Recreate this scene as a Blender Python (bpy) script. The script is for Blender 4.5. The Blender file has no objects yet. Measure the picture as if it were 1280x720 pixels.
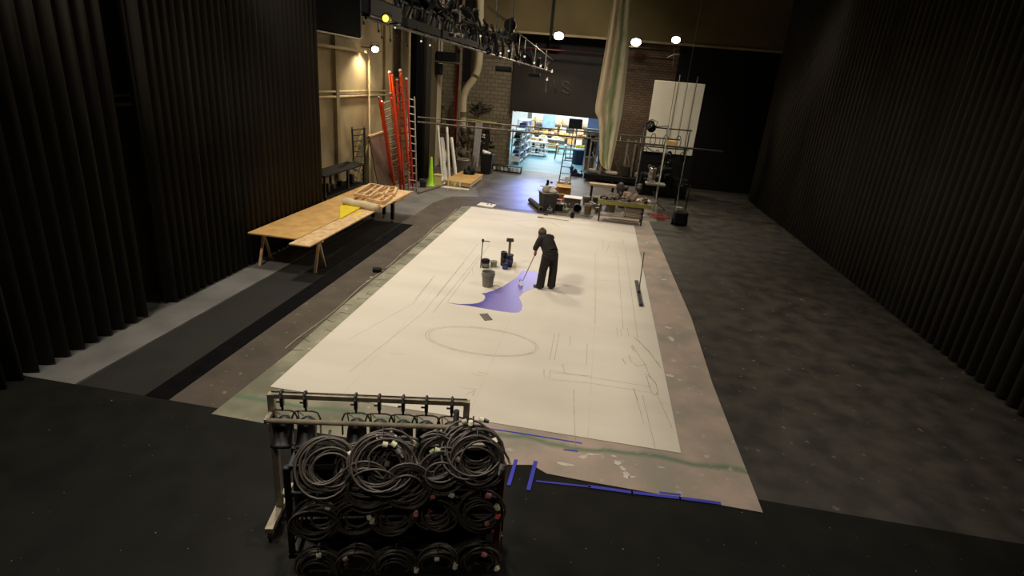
import bpy, math, random
from mathutils import Vector, Matrix
R_ = random.Random(7)
PI = math.pi
SC = bpy.context.scene
COL = SC.collection

# ------------------------------------------------------------------ camera
CAM = Vector((0, 0, 4.67)); FPX = 698.0
ROT = Matrix(((0.9844315, -0.1300467, 0.11824751), (0.15580706, 0.33425275, -0.92951561), (0.08135588, 0.93346824, 0.34931113)))
cd = bpy.data.cameras.new('camera'); cam = bpy.data.objects.new('camera', cd); COL.objects.link(cam)
cd.sensor_width = 36; cd.lens = FPX / 1280 * 36; cd.clip_end = 200
cam.matrix_world = Matrix.Translation(CAM) @ ROT.to_4x4()
SC.camera = cam

# ------------------------------------------------------------------ world, exposure, unseen stage and shop lights
w = bpy.data.worlds.new('world'); SC.world = w; w.use_nodes = True
w.node_tree.nodes['Background'].inputs[0].default_value = (1, .88, .7, 1)
w.node_tree.nodes['Background'].inputs[1].default_value = 0.012
SC.view_settings.view_transform = 'Standard'; SC.view_settings.look = 'None'
SC.view_settings.exposure = 0; SC.view_settings.gamma = 1; SC.view_settings.use_curve_mapping = False
SC.cycles.use_denoising = True

def lamp(kind, name, loc, power, color, target=None, **kw):
    l = bpy.data.lights.new(name, kind); l.energy = power; l.color = color
    for k, v in kw.items(): setattr(l, k, v)
    o = bpy.data.objects.new(name, l); COL.objects.link(o); o.location = loc
    if target is not None:
        o.rotation_euler = (Vector(target) - Vector(loc)).to_track_quat('-Z', 'Y').to_euler()
    return o
WARM = (1.0, .893, .745)
def overhead_spot(x, y, z, p, target, sz=1.4, col=WARM, ang=1.75): return lamp('SPOT', 'unseen_overhead_light', (x, y, z), p, col, target, spot_size=ang, spot_blend=.9, shadow_soft_size=sz * .5)  # unseen overhead spots stand in for the stage work lights
overhead_spot(-7.0, 5.5, 10.3, 2300, (-2.6, 8.0, 0))
overhead_spot(-7.0, 12.5, 10.3, 2300, (-1.5, 13.0, 0))
overhead_spot(-6.6, 19.5, 10.3, 2250, (-2.5, 19.5, 0))
overhead_spot(6.2, 10.0, 10.3, 1250, (-.5, 11.0, 0))
overhead_spot(6.6, 22.0, 10.3, 1500, (0.5, 24.5, 0))
overhead_spot(-1.0, 24.0, 10.6, 1700, (-4.5, 28.5, 2.0), ang=2.3)  # added unseen fill that brightens the back left walls
overhead_spot(-1.9, 6.0, 9.6, 1500, (-1.7, 4.6, .9), .4, ang=.42)  # narrow unseen spot added to light the top cable coils
overhead_spot(-2.6, -.5, 9.0, 350, (-1.75, 4.6, .9), .5, ang=.50)  # added unseen fill from the front onto the cable cart
COOL = (.62, .82, 1.0)
lamp('AREA', 'shop_light', (-3.0, 36.5, 4.3), 340, COOL, (-3.0, 36.5, 0), shape='RECTANGLE', size=4, size_y=5)
lamp('AREA', 'shop_light', (-3.0, 43.0, 4.3), 900, (.9, .95, 1.0), (-3.0, 43, 0), shape='RECTANGLE', size=4, size_y=4)
lamp('SPOT', 'shop_light', (-3.4, 32.6, 2.9), 1500, (.22, .30, 1.0), (-2.6, 24.6, 0), spot_size=.62, spot_blend=1, shadow_soft_size=.5)

# ------------------------------------------------------------------ helpers
def RAY(px, py): return ROT @ Vector((px - 640, -(py - 360), -FPX))
def G(px, py, z=0.0):
    d = RAY(px, py); return CAM + d * ((z - CAM.z) / d.z)
def AY(px, py, Y):
    d = RAY(px, py); return CAM + d * (Y / d.y)
def AX(px, py, X):
    d = RAY(px, py); return CAM + d * (X / d.x)
def lin(c):
    return tuple(((v / 255) / 12.92 if v / 255 <= .04045 else ((v / 255 + .055) / 1.055) ** 2.4) for v in c) + (1,)
MATS = {}
def mat(name, rgb, rough=.7, metal=0, var=.12, scale=3.0, emit=None, strength=0, bump=0, rgb2=None, spec=.5, detail=4, sheen=0):
    """rgb is the surface colour in sRGB 0..255; var = strength of mottling between rgb and rgb2"""
    if name in MATS: return MATS[name]
    m = bpy.data.materials.new(name); m.use_nodes = True; nt = m.node_tree; b = nt.nodes['Principled BSDF']
    b.inputs['Roughness'].default_value = rough; b.inputs['Metallic'].default_value = metal
    b.inputs['Specular IOR Level'].default_value = spec
    tc = nt.nodes.new('ShaderNodeTexCoord'); nz = nt.nodes.new('ShaderNodeTexNoise')
    nz.inputs['Scale'].default_value = scale; nz.inputs['Detail'].default_value = detail
    nt.links.new(tc.outputs['Object'], nz.inputs['Vector'])
    rp = nt.nodes.new('ShaderNodeValToRGB'); c1 = lin(rgb)
    c2 = lin(rgb2) if rgb2 else tuple(max(0, v * (1 - var * 2.2)) for v in c1[:3]) + (1,)
    rp.color_ramp.elements[0].position = .35; rp.color_ramp.elements[1].position = .65
    rp.color_ramp.elements[0].color = c2; rp.color_ramp.elements[1].color = c1
    nt.links.new(nz.outputs['Fac'], rp.inputs['Fac']); nt.links.new(rp.outputs['Color'], b.inputs['Base Color'])
    if bump:
        bp = nt.nodes.new('ShaderNodeBump'); bp.inputs['Strength'].default_value = bump; bp.inputs['Distance'].default_value = .02
        nt.links.new(nz.outputs['Fac'], bp.inputs['Height']); nt.links.new(bp.outputs['Normal'], b.inputs['Normal'])
    if emit:
        b.inputs['Emission Color'].default_value = lin(emit); b.inputs['Emission Strength'].default_value = strength
    MATS[name] = m; return m

class MB:
    def __init__(s): s.v = []; s.f = []; s.mi = []; s.sm = []
    def add(s, vs, fs, mi=0, smooth=False):
        o = len(s.v); s.v += [tuple(v) for v in vs]
        for f in fs: s.f.append(tuple(i + o for i in f)); s.mi.append(mi); s.sm.append(smooth)
        return s
    def box(s, c, size, rz=0, mi=0, M=None, bev=0):
        x, y, z = [k / 2 for k in size]
        M2 = M if M is not None else Matrix.Rotation(rz, 3, 'Z')
        c = Vector(c)
        if bev:
            b = min(bev, x * .9, y * .9, z * .9)
            vs = []
            for sx in (-1, 1):
                for sy in (-1, 1):
                    for sz in (-1, 1):
                        vs += [c + M2 @ Vector((sx * x, sy * (y - b), sz * (z - b))), c + M2 @ Vector((sx * (x - b), sy * y, sz * (z - b))), c + M2 @ Vector((sx * (x - b), sy * (y - b), sz * z))]
            def I(sx, sy, sz, k): return (((sx > 0) * 4 + (sy > 0) * 2 + (sz > 0)) * 3 + k)
            fs = []
            for s1 in (-1, 1):
                fs.append((I(s1, -1, -1, 0), I(s1, 1, -1, 0), I(s1, 1, 1, 0), I(s1, -1, 1, 0)))
                fs.append((I(-1, s1, -1, 1), I(1, s1, -1, 1), I(1, s1, 1, 1), I(-1, s1, 1, 1)))
                fs.append((I(-1, -1, s1, 2), I(1, -1, s1, 2), I(1, 1, s1, 2), I(-1, 1, s1, 2)))
                for s2 in (-1, 1):
                    fs.append((I(s1, s2, -1, 0), I(s1, s2, 1, 0), I(s1, s2, 1, 1), I(s1, s2, -1, 1)))
                    fs.append((I(s1, -1, s2, 0), I(s1, 1, s2, 0), I(s1, 1, s2, 2), I(s1, -1, s2, 2)))
                    fs.append((I(-1, s1, s2, 1), I(1, s1, s2, 1), I(1, s1, s2, 2), I(-1, s1, s2, 2)))
                    for s3 in (-1, 1): fs.append((I(s1, s2, s3, 0), I(s1, s2, s3, 1), I(s1, s2, s3, 2)))
            return s.add(vs, fs, mi)
        vs = [c + M2 @ Vector((a * x, b * y, d * z)) for a in (-1, 1) for b in (-1, 1) for d in (-1, 1)]
        return s.add(vs, [(0, 1, 3, 2), (4, 6, 7, 5), (0, 4, 5, 1), (2, 3, 7, 6), (0, 2, 6, 4), (1, 5, 7, 3)], mi)
    def b2(s, lo, hi, mi=0, bev=0):
        return s.box([(a + b) / 2 for a, b in zip(lo, hi)], [abs(b - a) for a, b in zip(lo, hi)], mi=mi, bev=bev)
    def bar(s, p, q, wd, th, up=(0, 0, 1), mi=0):
        p, q = Vector(p), Vector(q); d = (q - p); L = d.length; d.normalize(); u = Vector(up)
        if abs(d.dot(u)) > .99: u = Vector((0, 1, 0))
        a = d.cross(u).normalized(); b = a.cross(d)
        return s.box((p + q) / 2, (wd, L, th), mi=mi, M=Matrix((a, d, b)).transposed())
    def tube(s, pts, r, n=10, mi=0, caps=True, closed=False):
        pts = [Vector(p) for p in pts]; m = len(pts); rs = r if isinstance(r, (list, tuple)) else [r] * m
        vs = []; ref = None
        for i, p in enumerate(pts):
            if closed: t = pts[(i + 1) % m] - pts[i - 1]
            else: t = pts[min(i + 1, m - 1)] - pts[max(i - 1, 0)]
            t.normalize()
            if ref is None: ref = Vector((0, 0, 1)) if abs(t.z) < .9 else Vector((0, 1, 0))
            a = t.cross(ref)
            if a.length < 1e-4: a = t.orthogonal()
            a.normalize(); b = t.cross(a); ref = -b if (-b).dot(ref) > 0 else b
            for k in range(n):
                an = 2 * PI * k / n; vs.append(p + (a * math.cos(an) + ref * math.sin(an)) * rs[i])
        fs = []
        for i in range(m if closed else m - 1):
            j = (i + 1) % m
            for k in range(n): fs.append((i * n + k, i * n + (k + 1) % n, j * n + (k + 1) % n, j * n + k))
        s.add(vs, fs, mi, True)
        if caps and not closed:
            o = len(s.v) - m * n
            s.f.append(tuple(o + k for k in range(n))); s.f.append(tuple(o + (m - 1) * n + k for k in range(n))); s.mi += [mi, mi]; s.sm += [False, False]
        return s
    def lathe(s, prof, c=(0, 0, 0), n=24, mi=0, M=None, sx=1, sy=1, caps=True):
        c = Vector(c); M = M or Matrix.Identity(3); vs = []; fs = []
        for r, z in prof:
            for k in range(n):
                a = 2 * PI * k / n; vs.append(c + M @ Vector((r * sx * math.cos(a), r * sy * math.sin(a), z)))
        for i in range(len(prof) - 1):
            for k in range(n): fs.append((i * n + k, i * n + (k + 1) % n, (i + 1) * n + (k + 1) % n, (i + 1) * n + k))
        s.add(vs, fs, mi, True)
        o = len(s.v) - len(prof) * n
        if caps and prof[0][0] > 1e-3: s.f.append(tuple(o + k for k in range(n))[::-1]); s.mi.append(mi); s.sm.append(False)
        if caps and prof[-1][0] > 1e-3: s.f.append(tuple(o + (len(prof) - 1) * n + k for k in range(n))); s.mi.append(mi); s.sm.append(False)
        return s
    def prism(s, poly, z0, z1, mi=0):
        n = len(poly); vs = [(x, y, z0) for x, y in poly] + [(x, y, z1) for x, y in poly]
        fs = [tuple(range(n))[::-1], tuple(range(n, 2 * n))] + [(i, (i + 1) % n, n + (i + 1) % n, n + i) for i in range(n)]
        return s.add(vs, fs, mi)
    def sphere(s, c, r, n=12, mi=0, sc=(1, 1, 1)):
        c = Vector(c); vs = []; fs = []; m = n // 2
        for i in range(m + 1):
            t = PI * i / m
            for k in range(n):
                a = 2 * PI * k / n
                vs.append(c + Vector((r * sc[0] * math.sin(t) * math.cos(a), r * sc[1] * math.sin(t) * math.sin(a), r * sc[2] * math.cos(t))))
        for i in range(m):
            for k in range(n): fs.append((i * n + k, (i + 1) * n + k, (i + 1) * n + (k + 1) % n, i * n + (k + 1) % n))
        return s.add(vs, fs, mi, True)
    def ribbon(s, pts, wd, z, mi=0):
        """flat drawn line on a horizontal surface"""
        for a, b in zip(pts[:-1], pts[1:]):
            a = Vector((a[0], a[1], 0)); b = Vector((b[0], b[1], 0)); d = (b - a)
            if d.length < 1e-5: continue
            d.normalize(); n = Vector((-d.y, d.x, 0)) * wd / 2; e = d * wd * .2
            s.add([(*(a - e - n)[:2], z), (*(b + e - n)[:2], z), (*(b + e + n)[:2], z), (*(a - e + n)[:2], z)], [(0, 1, 2, 3)], mi)
        return s
    def build(s, name, mats, parent=None, loc=None, rz=0, kind=None):
        me = bpy.data.meshes.new(name); me.from_pydata(s.v, [], s.f)
        if not isinstance(mats, (list, tuple)): mats = [mats]
        for m in mats: me.materials.append(m)
        me.polygons.foreach_set('material_index', s.mi); me.polygons.foreach_set('use_smooth', s.sm); me.update()
        o = bpy.data.objects.new(name, me); COL.objects.link(o)
        if parent: o.parent = parent
        if loc is not None: o.location = loc
        if rz: o.rotation_euler = (0, 0, rz)
        if kind: o['kind'] = kind
        return o
def tag(o, label, cat, group=None):
    o['label'] = label; o['category'] = cat
    if group: o['group'] = group
    return o
def thing(name, label, cat, loc=(0, 0, 0), rz=0, group=None):
    o = bpy.data.objects.new(name, None); COL.objects.link(o); o.location = loc; o.rotation_euler = (0, 0, rz); o.empty_display_size = .1
    return tag(o, label, cat, group)
def dup(root, loc, rz=None, label=None, group=None):
    r = root.copy(); COL.objects.link(r); r.location = loc
    if rz is not None: r.rotation_euler = (0, 0, rz)
    if label: r['label'] = label
    if group: r['group'] = group
    for ch in list(root.children):
        c = ch.copy(); COL.objects.link(c); c.parent = r
        for g in ch.children:
            d = g.copy(); COL.objects.link(d); d.parent = c
    return r
def struct(name, mb, m): return mb.build(name, m, kind='structure')

# ------------------------------------------------------------------ materials
def wallmat(name, rgb, rgb2, mortar=None, bw=.4, bh=.2, swap=False):
    m = bpy.data.materials.new(name); m.use_nodes = True; nt = m.node_tree; b = nt.nodes['Principled BSDF']; b.inputs['Roughness'].default_value = .85
    tc = nt.nodes.new('ShaderNodeTexCoord'); sp = nt.nodes.new('ShaderNodeSeparateXYZ'); cb = nt.nodes.new('ShaderNodeCombineXYZ')
    nt.links.new(tc.outputs['Object'], sp.inputs[0]); nt.links.new(sp.outputs['Y' if swap else 'X'], cb.inputs[0]); nt.links.new(sp.outputs['Z'], cb.inputs[1])
    br = nt.nodes.new('ShaderNodeTexBrick'); nt.links.new(cb.outputs[0], br.inputs['Vector'])
    br.inputs['Scale'].default_value = 1; br.inputs['Brick Width'].default_value = bw; br.inputs['Row Height'].default_value = bh
    br.inputs['Mortar Size'].default_value = .014; br.inputs['Color1'].default_value = lin(rgb); br.inputs['Color2'].default_value = lin(rgb2); br.inputs['Mortar'].default_value = lin(mortar)
    nt.links.new(br.outputs['Color'], b.inputs['Base Color'])
    return m
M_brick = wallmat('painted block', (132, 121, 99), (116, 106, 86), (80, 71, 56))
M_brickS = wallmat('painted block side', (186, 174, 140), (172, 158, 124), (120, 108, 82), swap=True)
M_brickD = wallmat('dark brick', (96, 78, 60), (78, 62, 48), (48, 40, 30), .3, .12)
M_conc = mat('beige concrete', (176, 158, 118), .85, var=.14, scale=.7, rgb2=(138, 122, 88), bump=.1)
M_olive = mat('olive plaster', (108, 94, 60), .9, var=.1, scale=.5, rgb2=(88, 76, 46))
M_black = mat('black paint', (19, 18, 17), .7, var=.2, scale=6, spec=.25)
M_velvet = mat('black velour', (14, 13, 14), .95, var=.2, scale=5, spec=.1)
M_velvet2 = mat('charcoal velour', (60, 57, 51), .97, var=.1, scale=.6, spec=.05)
M_rubber = mat('black rubber', (84, 77, 71), .42, var=.1, scale=20)
M_plast = mat('black plastic', (26, 26, 28), .45, var=.1, scale=10)
M_steel = mat('galvanised steel', (170, 166, 156), .4, .8, var=.12, scale=8)
M_dsteel = mat('dull steel tube', (132, 122, 106), .4, .35, var=.25, scale=9)
M_alu = mat('aluminium', (205, 200, 192), .35, .7, var=.08, scale=8)
M_orange = mat('orange fibreglass', (246, 92, 40), .45, var=.06, scale=3)
M_dorange = mat('worn red orange fibreglass', (196, 62, 34), .5, var=.12, scale=3)
M_red = mat('red enamel', (150, 26, 20), .4, var=.12, scale=8)
M_dred = mat('dark red pipe', (70, 26, 22), .5, var=.1, scale=3)
M_white = mat('white paint', (236, 232, 222), .6, var=.04, scale=3)
M_cream = mat('cream muslin', (216, 200, 168), .9, var=.08, scale=4, bump=.2)
M_wood = mat('raw pine', (224, 194, 148), .7, var=.12, scale=6, rgb2=(196, 158, 110))
M_ply = mat('plywood', (212, 170, 104), .65, var=.08, scale=3, rgb2=(190, 148, 84))
M_dwood = mat('brown hardboard', (126, 100, 84), .75, var=.08, scale=2, rgb2=(108, 84, 70))
M_card = mat('cardboard', (188, 142, 86), .85, var=.06, scale=4)
M_yellow = mat('yellow plastic', (238, 212, 30), .5, var=.05)
M_green = mat('lime green plastic', (168, 226, 30), .5, var=.05)
M_pcream = mat('pale yellow', (222, 204, 134), .7, var=.06)
M_grey = mat('grey plastic', (132, 128, 114), .55, var=.08, scale=5)
M_dgrey = mat('dark grey', (66, 64, 60), .6, var=.15, scale=5)
M_navy = mat('navy blue plastic', (24, 26, 58), .45, var=.1)
M_blue = mat('blue plastic', (42, 74, 168), .5, var=.1)
M_tape = mat('blue painters tape', (62, 66, 196), .6, var=.04)
M_shopwall = mat('shop wall white', (214, 216, 214), .8, var=.04)
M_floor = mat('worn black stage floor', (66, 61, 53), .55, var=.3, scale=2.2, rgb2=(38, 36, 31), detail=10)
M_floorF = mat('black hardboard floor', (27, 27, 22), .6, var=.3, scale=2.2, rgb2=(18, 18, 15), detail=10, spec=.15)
def flecks(m, rgb, scale, lo, hi):
    nt = m.node_tree; b = nt.nodes['Principled BSDF']; src = b.inputs['Base Color'].links[0].from_socket
    tc = nt.nodes.new('ShaderNodeTexCoord'); n = nt.nodes.new('ShaderNodeTexNoise'); n.inputs['Scale'].default_value = scale; n.inputs['Detail'].default_value = 1; nt.links.new(tc.outputs['Object'], n.inputs['Vector'])
    mr = nt.nodes.new('ShaderNodeMapRange'); mr.inputs['From Min'].default_value = lo; mr.inputs['From Max'].default_value = hi; nt.links.new(n.outputs['Fac'], mr.inputs['Value'])
    mx = nt.nodes.new('ShaderNodeMix'); mx.data_type = 'RGBA'; nt.links.new(mr.outputs[0], mx.inputs['Factor']); nt.links.new(src, mx.inputs['A']); mx.inputs['B'].default_value = lin(rgb); nt.links.new(mx.outputs['Result'], b.inputs['Base Color'])
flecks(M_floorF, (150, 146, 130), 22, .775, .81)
flecks(M_floor, (112, 106, 92), 7, .70, .80)
M_strip = mat('brown grey floor paint', (86, 76, 64), .7, var=.2, scale=1.6, rgb2=(68, 60, 50), detail=8)
flecks(M_strip, (120, 112, 98), 9, .68, .76)
M_pale = mat('pale grey floor', (122, 121, 118), .6, var=.12, scale=1.0, rgb2=(98, 97, 94), detail=8)
M_mid = mat('scuffed grey floor', (108, 100, 92), .5, var=.15, scale=1.4, rgb2=(70, 65, 60), detail=8)
M_shopfl = mat('shop floor teal grey', (112, 158, 164), .5, var=.08, scale=1, rgb2=(98, 142, 150))
M_shirt = mat('black cotton', (44, 38, 34), .9, var=.15, scale=12)
M_trous = mat('black trousers', (40, 34, 31), .85, var=.15, scale=9)
M_skin = mat('skin', (206, 150, 118), .6, var=.05, scale=6)
M_hair = mat('grey brown hair', (112, 92, 72), .8, var=.3, scale=30, bump=.6)
M_lens = mat('lit lamp lens', (255, 250, 235), .4, emit=(255, 240, 214), strength=30)
M_lensS = mat('lit pin lens', (255, 250, 235), .4, emit=(255, 240, 214), strength=.9)
M_lensY = mat('lit yellow gel', (250, 240, 110), .4, emit=(248, 236, 90), strength=2.2)
M_gelY = mat('yellow gel sleeve', (196, 184, 44), .5, var=.05)
M_gelG = mat('smoky glass', (52, 50, 46), .2, var=.1)

# ------------------------------------------------------------------ SETTING
XL, XR, YB = -8.75, 8.2, 31.0
f = MB(); f.b2((XL - .3, -3, -.2), (XR + .3, YB, 0)); struct('floor', f, M_floor)
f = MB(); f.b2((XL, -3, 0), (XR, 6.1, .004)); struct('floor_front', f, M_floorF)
f = MB(); f.b2((XL - .3, YB, -.2), (4, 47.5, .0)); struct('floor_shop', f, M_shopfl)
def gp(*pp): return [tuple(G(a, b)[:2]) for a, b in pp]
f = MB(); f.prism([(XL, 6.1), (-7.05, 6.1), (-7.05, 17.0), (-5.93, 17.0), (-5.93, 20.6), (-5.6, 22.0), (-4.6, 22.6), (-5.2, 24.6), (XL, 24.6)], 0, .004); struct('floor_pale', f, M_pale)
f = MB(); f.b2((-5.55, 6.1, 0), (-4.4, 20.6, .003)); f.b2((-5.93, 16.98, 0), (-5.55, 20.6, .003)); f.prism([(-5.55, 20.6), (-3.0, 20.6), (-3.2, 21.0), (-4.6, 22.6), (-5.6, 22.0), (-5.93, 20.6)], 0, .003); struct('floor_strip', f, M_strip)
f = MB(); f.prism([(-5.2, 24.6), (-4.6, 22.6), (-3.2, 21.0), (2.6, 21.6), (3.4, YB), (XL, YB), (XL, 24.6)], 0, .004); struct('floor_back', f, M_mid)
f = MB(); f.b2((-7.0, 6.1, 0), (-5.93, 16.95, .006), mi=0); f.b2((-5.93, 6.1, 0), (-5.55, 16.98, .008), mi=1)  # dark panel and blacker band paint the work table's shadow on the floor
struct('floor_table_shadow', f, [mat('table shadow tone', (30, 27, 22), .8, var=.2, scale=1.5, rgb2=(22, 20, 16)), M_velvet])
f = MB(); f.b2((XL, -3, 11), (XR, YB, 11.2)); struct('ceiling', f, M_black)
f = MB(); f.b2((XL - .3, 7, 0), (XL, 28.6, 11)); struct('wall_left', f, M_conc)
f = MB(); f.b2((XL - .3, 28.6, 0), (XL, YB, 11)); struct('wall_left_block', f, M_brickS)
f = MB(); f.b2((XL - .3, -3, 0), (XL, 7, 11)); struct('wall_left_front', f, M_black)
f = MB(); f.b2((XR, -3, 0), (XR + .3, YB, 11)); struct('wall_right', f, M_black)
OL = AY(637, 160, YB).x; OR = AY(752, 160, YB).x; OT = AY(638, 137, YB).z
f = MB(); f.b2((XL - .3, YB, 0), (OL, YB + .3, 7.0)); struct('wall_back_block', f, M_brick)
f = MB(); f.b2((OR + .0, YB, 0), (3.4, YB + .3, 7.0)); struct('wall_back_brick', f, M_brickD)
f = MB(); f.b2((3.4, YB, 0), (XR + .3, YB + .3, 7.0)); f.b2((OL, YB + .05, OT), (OR, YB + .3, 7)); struct('wall_back_dark', f, M_black)
zl = AY(640, 39, 30.5).z
f = MB(); f.b2((XL, 30.5, zl), (XR, YB + .3, 11)); struct('wall_back_upper', f, M_olive)
f = MB(); f.b2((XL, 30.42, zl - .06), (XR, 30.56, zl + .04)); struct('trim_1', f, M_conc)
xj = AY(692, 10, 30.4).x
f = MB(); f.b2((xj - .06, 30.38, zl - .3), (xj + .06, 30.52, 11)); struct('trim_2', f, M_black)
# pilasters and ribs of the left wall
f = MB()
for y in (18.2,): f.b2((XL, y, 0), (XL + .12, y + .22, 11))
f.b2((XL, 22.6, 0), (XL + .1, 23.2, 11))
struct('trim_3', f, M_conc)
yq = AX(546, 100, XL + .38).y; yq1 = AX(553, 100, XL + .38).y; yp0 = AX(539, 100, XL + .42).y
f = MB(); f.b2((XL, yq, 0), (XL + .35, yq1, 11)); struct('trim_4', f, mat('pale pilaster', (206, 192, 156), .8, var=.08, scale=1))
f = MB(); f.b2((XL, yp0, 0), (XL + .42, yq - .02, 11)); struct('trim_5', f, mat('brown painted pier', (84, 72, 50), .8, var=.08, scale=1))
# shop beyond the opening
f = MB(); f.b2((XL - .3, 47.2, 0), (4, 47.5, 4.6)); struct('wall_shop_back', f, M_shopwall)
f = MB(); f.b2((-7.6, YB + .3, 0), (-7.4, 47.2, 4.6)); struct('wall_shop_left', f, M_shopwall)
xs = .1
f = MB(); f.b2((-.9, 41.5, 0), (.3, 41.7, 4.6)); f.b2((.1, YB + .3, 0), (.3, 41.5, 4.6)); struct('wall_shop_right', f, mat('blue grey shop wall', (104, 112, 138), .8, var=.05))
f = MB(); f.b2((-7.6, YB + .3, 4.5), (4, 47.4, 4.6)); struct('ceiling_shop', f, M_shopwall)
# steel jamb at the opening
f = MB(); f.b2((OL - .02, YB - .05, 0), (OL + .1, YB + .02, OT)); f.b2((OL + .18, YB + .05, OT - .1), (OL + .24, YB + .11, 7)); struct('door_1_jamb', f, M_dsteel)

# black drapes along the walls
def drape(p0, p1, z0, z1, folds, depth, m, name, label, cat='curtain', group=None, thick=.02):
    p0, p1 = Vector((*p0, 0)), Vector((*p1, 0)); d = p1 - p0; L = d.length; d.normalize(); nn = Vector((-d.y, d.x, 0)); n = folds * 6
    prev = []; vs = []
    for i in range(n + 1):
        t = i / n; off = depth * .5 * math.sin(t * folds * 2 * PI + .6 * math.sin(t * 17)) 
        vs.append((p0 + d * L * t + nn * off))
    V = []; F = []
    for v in vs: V += [(v.x, v.y, z0), (v.x, v.y, z1), (v.x + nn.x * thick, v.y + nn.y * thick, z0), (v.x + nn.x * thick, v.y + nn.y * thick, z1)]
    for i in range(n):
        a, b = i * 4, i * 4 + 4
        F += [(a, b, b + 1, a + 1), (a + 2, a + 3, b + 3, b + 2), (a, a + 2, b + 2, b), (a + 1, b + 1, b + 3, a + 3)]
    F += [(0, 1, 3, 2), (n * 4, n * 4 + 2, n * 4 + 3, n * 4 + 1)]
    mb = MB(); mb.add(V, F, 0, True); o = mb.build(name, m); return tag(o, label, cat, group)
ya = AX(515, 120, -7.9).y; yb = AX(535, 120, -7.75).y
drape((-7.85, ya), (-7.85, (ya + yb) / 2 + .1), .03, 10.9, 7, .26, M_velvet, 'stage_curtain', 'tall black curtain on left wall just behind the aluminium ladder')
drape((-7.75, (ya + yb) / 2 + .15), (-7.75, yb), .03, 10.9, 6, .26, M_velvet2, 'stage_curtain', 'tall charcoal curtain on left wall beside the brown pier')
drape((-7.9, 9.0), (-7.9, 15.3), .03, 10.9, 30, .3, M_velvet2, 'stage_curtain', 'long dark curtain along left wall in front of lumber table')
drape((-7.9, -1.0), (-7.9, 8.4), .03, 10.9, 36, .3, M_velvet2, 'stage_curtain', 'long dark curtain on left wall nearest the front')
drape((7.8, 6.0), (7.8, 29.0), .03, 10.9, 80, .3, M_velvet2, 'stage_curtain', 'very long dark curtain along the right wall')

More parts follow.
